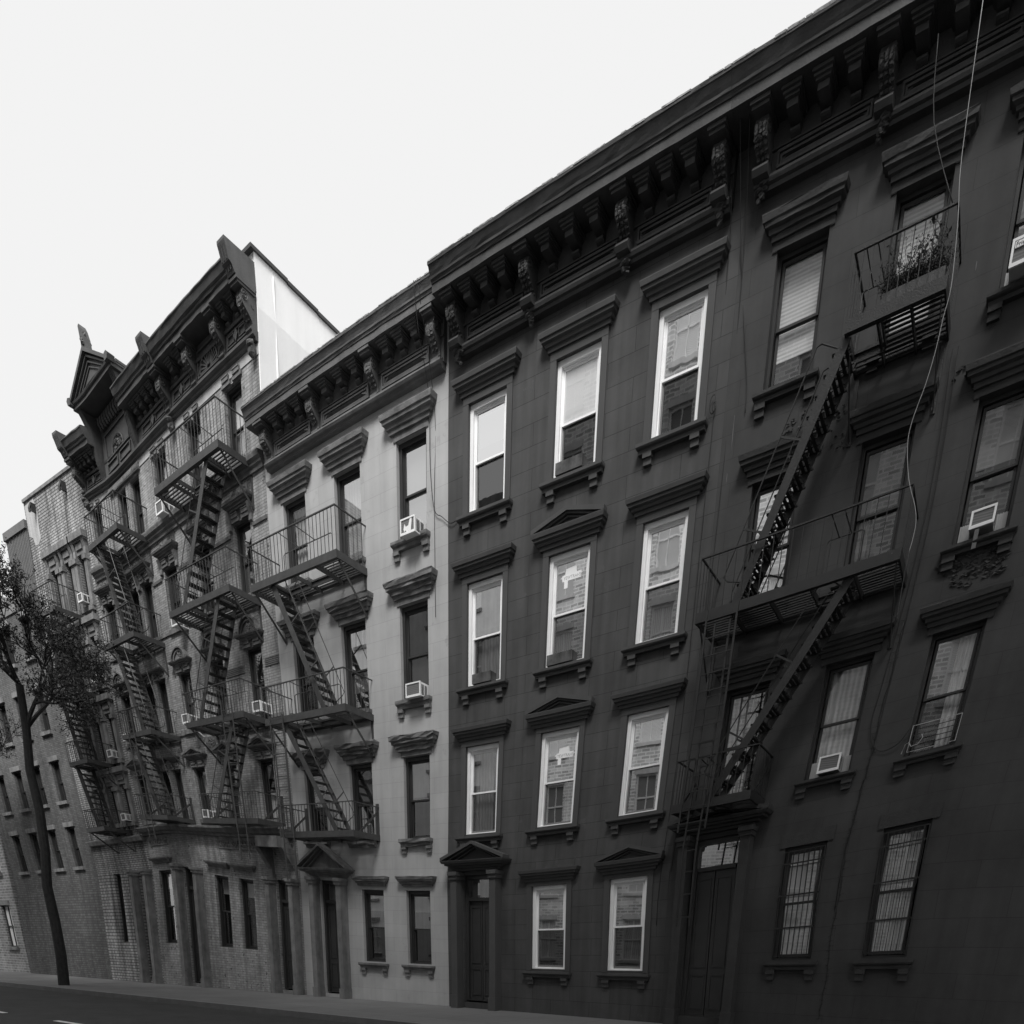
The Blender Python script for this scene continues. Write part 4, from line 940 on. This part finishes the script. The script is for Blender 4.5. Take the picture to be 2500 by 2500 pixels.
# ================================================================== planters, guard, signs, cables
PG = 'wooden planter boxes on the sills of the dark house'
for (a, c, z, l, f) in ((2.36, 2.98, 10.63, 'weathered wooden planter box on the top middle sill of the dark house', 0), (2.34, 2.98, 7.44, 'cracked wooden planter box under the upper pediment window', 1), (.28, .82, 7.44, 'small wooden planter box in the left window of the middle row', 1)):
    t = thing('planter_box', (a+c)/2, .1, z, l, 'planter', PG)
    b = MB(); b.box(a, c, .16, .18, z, z+.19, 1); b.box(a, c, -.06, -.04, z, z+.19, 1); b.box(a, a+.02, -.04, .16, z, z+.19, 1); b.box(c-.02, c, -.04, .16, z, z+.19, 1); b.box(a+.02, c-.02, -.04, .16, z, z+.02, 1); b.build('box', M['wood'], t)
    b = MB(); b.box(a+.02, c-.02, -.04, .16, z+.14, z+.16, 1); b.build('soil', M['bark'], t)
    if f:
        b = MB()
        for i in range(14): x = random.uniform(a+.1, c-.2); b.tube([(x, .05, z+.15), (x+random.uniform(-.04, .04), .07, z+.2+random.uniform(0, .07))], .003, 3)
        b.build('dead_stem', M['leaf'], t)
t = thing('planter_box', 8.87, .85, 10.5, 'long balcony planter overgrown with dry stems on the top fire escape balcony', 'planter')
b = MB(); b.box(8.46, 9.28, .78, .98, 10.50, 10.67); b.build('box', M['ironc'], t); b = MB(); b.box(8.48, 9.26, .8, .96, 10.67, 10.68); b.build('soil', M['bark'], t)
t = thing('dry_plant', 8.87, .88, 10.68, 'tangle of dry leafy stems rising from the balcony planter on the black house', 'plant')
b = MB(); lf = MB(); random.seed(5)
def leafq(lb, p, s):
    a = Vector((random.gauss(0, 1), random.gauss(0, 1), random.gauss(0, 1))).normalized(); c = a.cross(Vector((random.gauss(0, 1), random.gauss(0, 1), random.gauss(0, 1)))).normalized()
    p = Vector(p); lb.add([tuple(p), tuple(p+a*s*.5+c*s*.3), tuple(p+a*s), tuple(p+a*s*.5-c*s*.3)], [(0, 1, 2, 3)])
for i in range(260):
    x = random.uniform(8.45, 9.29); h = random.uniform(.12, .52)*(1.1 if abs(x-8.8) < .2 else .75); p = Vector((x, .88+random.uniform(-.07, .07), 10.66)); pts = [p]
    v = Vector((random.gauss(0, .35), random.gauss(0, .3), 1))
    for k in range(5): p = p+v.normalized()*h/5; v += Vector((random.gauss(0, .25), random.gauss(0, .2), -.12)); pts.append(p)
    b.tube(pts, .0035, 3, .0015)
    for q in pts[1:]:
        for k in range(3): leafq(lf, q+Vector((random.gauss(0, .015), random.gauss(0, .015), random.gauss(0, .015))), random.uniform(.015, .035))
for (sx, zz) in ((9.0, 11.35), (9.1, 11.28), (9.2, 11.2), (8.92, 11.12)):   # tall climbers with broad leaves
    pts = [(sx+.04*math.sin(k*1.3), .9, 10.68+(zz-10.68)*k/8) for k in range(9)]; b.tube(pts, .004, 3)
    for q in pts[2:]: leafq(lf, q, .09); leafq(lf, q, .07)
b.build('stem', M['bark'], t); lf.build('leaf', M['leaf'], t, recalc=False)
# window guard of white tubes, lower right
t = thing('window_guard', 10.28, .1, 4.3, 'thin pale guard with dark bars across the lower right window of the black house', 'guard')
b = MB(); ring(b, 9.95, 10.66, 4.36, 4.80, .08, .09, .009); b.box(10.44, 10.455, .08, .09, 4.37, 4.79, 1); b.build('guard_frame', M['acgrey'], t)
b = MB()
for k in range(4): b.box(9.97, 10.64, .085, .093, 4.44+.09*k, 4.452+.09*k)
b.build('guard_bar', M['irone'], t)
b = MB(); b.tube([(10.12, .1, 4.62), (10.15, .12, 4.55), (10.1, .14, 4.45), (10.0, .13, 4.44), (9.95, .12, 4.52), (9.9, .1, 4.5), (9.87, .08, 4.36)], .008, 5)
tag(b.build('cable', M['rope']), 'white cable curling out from the guarded lower right window', 'cable')
# sheets on the middle panes of the dark house stand in for reflected signs
for (cx, cz, txt, l) in ((2.71, 9.04, 'YEWTRAHS', 'white lettered sheet standing in for a reflected sign in the upper pediment window'), (2.79, 5.76, 'YEWTRAHS', 'white sheet standing in for a reflected sign in the lower pediment window')):
    t = thing('reflected_sign', cx, -.12, cz, l, 'sign', 'painted sign reflections in the pediment windows')
    b = MB(); b.plate([(cx-.24, cz-.055), (cx-.10, cz-.055), (cx-.10, cz-.18), (cx-.19, cz-.18), (cx-.19, cz-.055), (cx-.24, cz-.055), (cx-.24, cz+.0), (cx-.29, cz+.01), (cx-.24, cz+.03), (cx-.24, cz+.05), (cx-.17, cz+.06), (cx-.16, cz+.15), (cx+.10, cz+.17), (cx+.11, cz+.06), (cx+.22, cz+.06), (cx+.22, cz+.03), (cx+.27, cz+.03), (cx+.22, cz+.01), (cx+.22, cz-.055)], -.128, -.125)
    b.build('sheet', M['paper'], t); text_bits(txt, t, cx-.21, -.124, cz-.03, .082, M['acgrey'])
# cables
def cable(pts, r, m, l):
    P = [Vector((x, d, z)) for x, d, z in pts]; o = []
    for i in range(len(P)-1):
        p0, p1, p2, p3 = P[max(i-1, 0)], P[i], P[i+1], P[min(i+2, len(P)-1)]
        for k in range(4):
            t = k/4; o.append(.5*((2*p1)+(-p0+p2)*t+(2*p0-5*p1+4*p2-p3)*t*t+(-p0+3*p1-3*p2+p3)*t**3))
    o.append(P[-1]); b = MB(); b.tube(o, r, 6); return tag(b.build('cable', m, smooth=True), l, 'cable', 'loose cables hanging on the fronts')
cable([(x, 1.1, z) for x, z in ((9.27, 13.2), (9.29, 11.69), (9.36, 11.06), (9.41, 10.33), (9.37, 9.98), (9.34, 9.63), (9.28, 9.27), (9.22, 9.05), (9.17, 8.82), (9.17, 8.57), (9.27, 8.13), (9.42, 7.75), (9.48, 7.52), (9.48, 7.3), (9.46, 7.09))]+[(9.38, .6, 6.9), (9.32, .1, 6.6)], .0045, M['rope'], 'long white cable looping down past the balconies of the black house')
cable([(-1.0, .66, 14.34), (-1.0, .5, 13.7), (-1.03, .12, 12.9), (-1.06, .04, 11.8), (-.95, .04, 11.0), (-.72, .04, 10.8), (-.46, .04, 10.62), (-.2, .04, 10.66), (0, .1, 10.62)], .008, M['wire'], 'thin black cable crossing from the grey house to the dark house')
cable([(-.9, .66, 14.34), (-.93, .04, 12.7), (-.95, .03, 11.2), (-.94, .03, 9.0)], .006, M['wire'], 'thin black cable straight down the right edge of the grey stucco house')
cable([(5.62, .66, 14.34), (5.62, .03, 12.9), (5.6, .03, 9), (5.62, .03, 5), (5.6, .03, 2)], .007, M['wire'], 'black cable running down the seam beside the dark house')
cable([(5.78, .66, 14.34), (5.85, .03, 12.6), (6.05, .03, 11.6), (6.18, .03, 10.9), (6.2, .03, 10.5)], .007, M['wire'], 'slanting black cable reaching the top left sill of the black house')
cable([(5.95, .66, 14.34), (5.9, .03, 12.4), (5.88, .03, 8), (5.85, .03, 3)], .007, M['wire'], 'black cable down the left edge of the black house')
cable([(9.42, .05, 10.2), (9.45, .03, 8.2), (9.3, .03, 5.8), (9.25, .03, 5.0), (9.45, .03, 4.55), (9.75, .05, 4.55), (9.93, .08, 4.8)], .007, M['wire'], 'black cable hanging in a loop beside the guarded window')
cable([(9.5, .05, 10.2), (9.52, .03, 8.2), (9.42, .03, 5.8), (9.3, .03, 2.0)], .007, M['wire'], 'black cable following the crack down the black stucco wall')
cable([(8.75, 1.0, 13.2), (8.85, 1.0, 12.3), (9.25, 1.03, 11.3)], .007, M['wire'], 'frayed black cable slanting to the top balcony rail')
b = MB(); b.tube([(5.59+.06*math.cos(a/4), .05, 10.80+.13*math.sin(a/4)) for a in range(52)], .006, 5); b.tube([(5.62+.035*math.cos(a/4), .06, 10.75+.06*math.sin(a/4)) for a in range(27)], .006, 5)
tag(b.build('wire_coil', M['wire']), 'coil of black wire hung on the seam between dark and black houses', 'cable')

# ================================================================== trees
def tree(root_p, top_p, seed, label, crown=2.3, name='tree', levels=5, leafn=3):
    random.seed(seed); t = thing(name, root_p[0], -root_p[1], 0, label, 'tree', 'street trees', warp=False)
    b = MB(False); lf = MB(False)
    P0 = Vector((root_p[0], -root_p[1], -.1)); P1 = Vector((top_p[0], -top_p[1], top_p[2]))
    pts = [P0+(P1-P0)*(k/8)+Vector((.06*math.sin(k*1.7), .05*math.cos(k*2.1), 0)) for k in range(9)]; pts[0] = P0; pts[-1] = P1
    b.tube([tuple(p) for p in pts], .19, 10, .11)
    def grow(p, v, L_, r, lv):
        n = 4; pts = [p]; vv = v.normalized()
        for k in range(n):
            vv = (vv+Vector((random.gauss(0, .16), random.gauss(0, .16), random.gauss(.05, .13)))).normalized(); p = p+vv*L_/n; pts.append(p)
        b.tube([tuple(q) for q in pts], r, 5 if lv < 3 else 3, r*.62, cap=False)
        if lv >= levels:
            for q in pts[1:]:
                for k in range(leafn): leafq(lf, q+Vector((random.gauss(0, .05), random.gauss(0, .05), random.gauss(0, .05))), random.uniform(.04, .085))
            return
        if lv >= 3:
            for q in pts[2:]: leafq(lf, q, random.uniform(.03, .06))
        kids = 4
        for k in range(kids):
            q = pts[-1] if k == 0 else pts[random.choice((2, 3, 4))]
            a = vv.cross(Vector((random.gauss(0, 1), random.gauss(0, 1), random.gauss(0, 1)))).normalized()
            grow(q, vv*1.0+a*random.uniform(.45, 1.0), L_*random.uniform(.6, .85), r*.6, lv+1)
    for k in range(5):
        a = 2*PI*k/5+.6; grow(P1 if k < 3 else pts[-2], Vector((math.cos(a)*.8, math.sin(a)*.8, .8)), crown*.55, .07, 1)
    b.build('trunk', M['bark'], t, recalc=False); lf.build('crown', M['leaf'], t, recalc=False); return t
tree((-16.2, -3.4, 0), (-15.0, -3.4, 9.0), 3, 'nearly bare street tree with fine dark twigs in front of the pale brick tenement', 2.9, leafn=7)
tree((-24, -3.4, 0), (-23.6, -3.4, 6.5), 11, 'leafier tree farther down the street at the left edge', 3.2, leafn=6)
tree((-33, -3.4, 0), (-33, -3.4, 5.5), 17, 'farthest tree at the left end of the row', 3.0, levels=4, leafn=8)
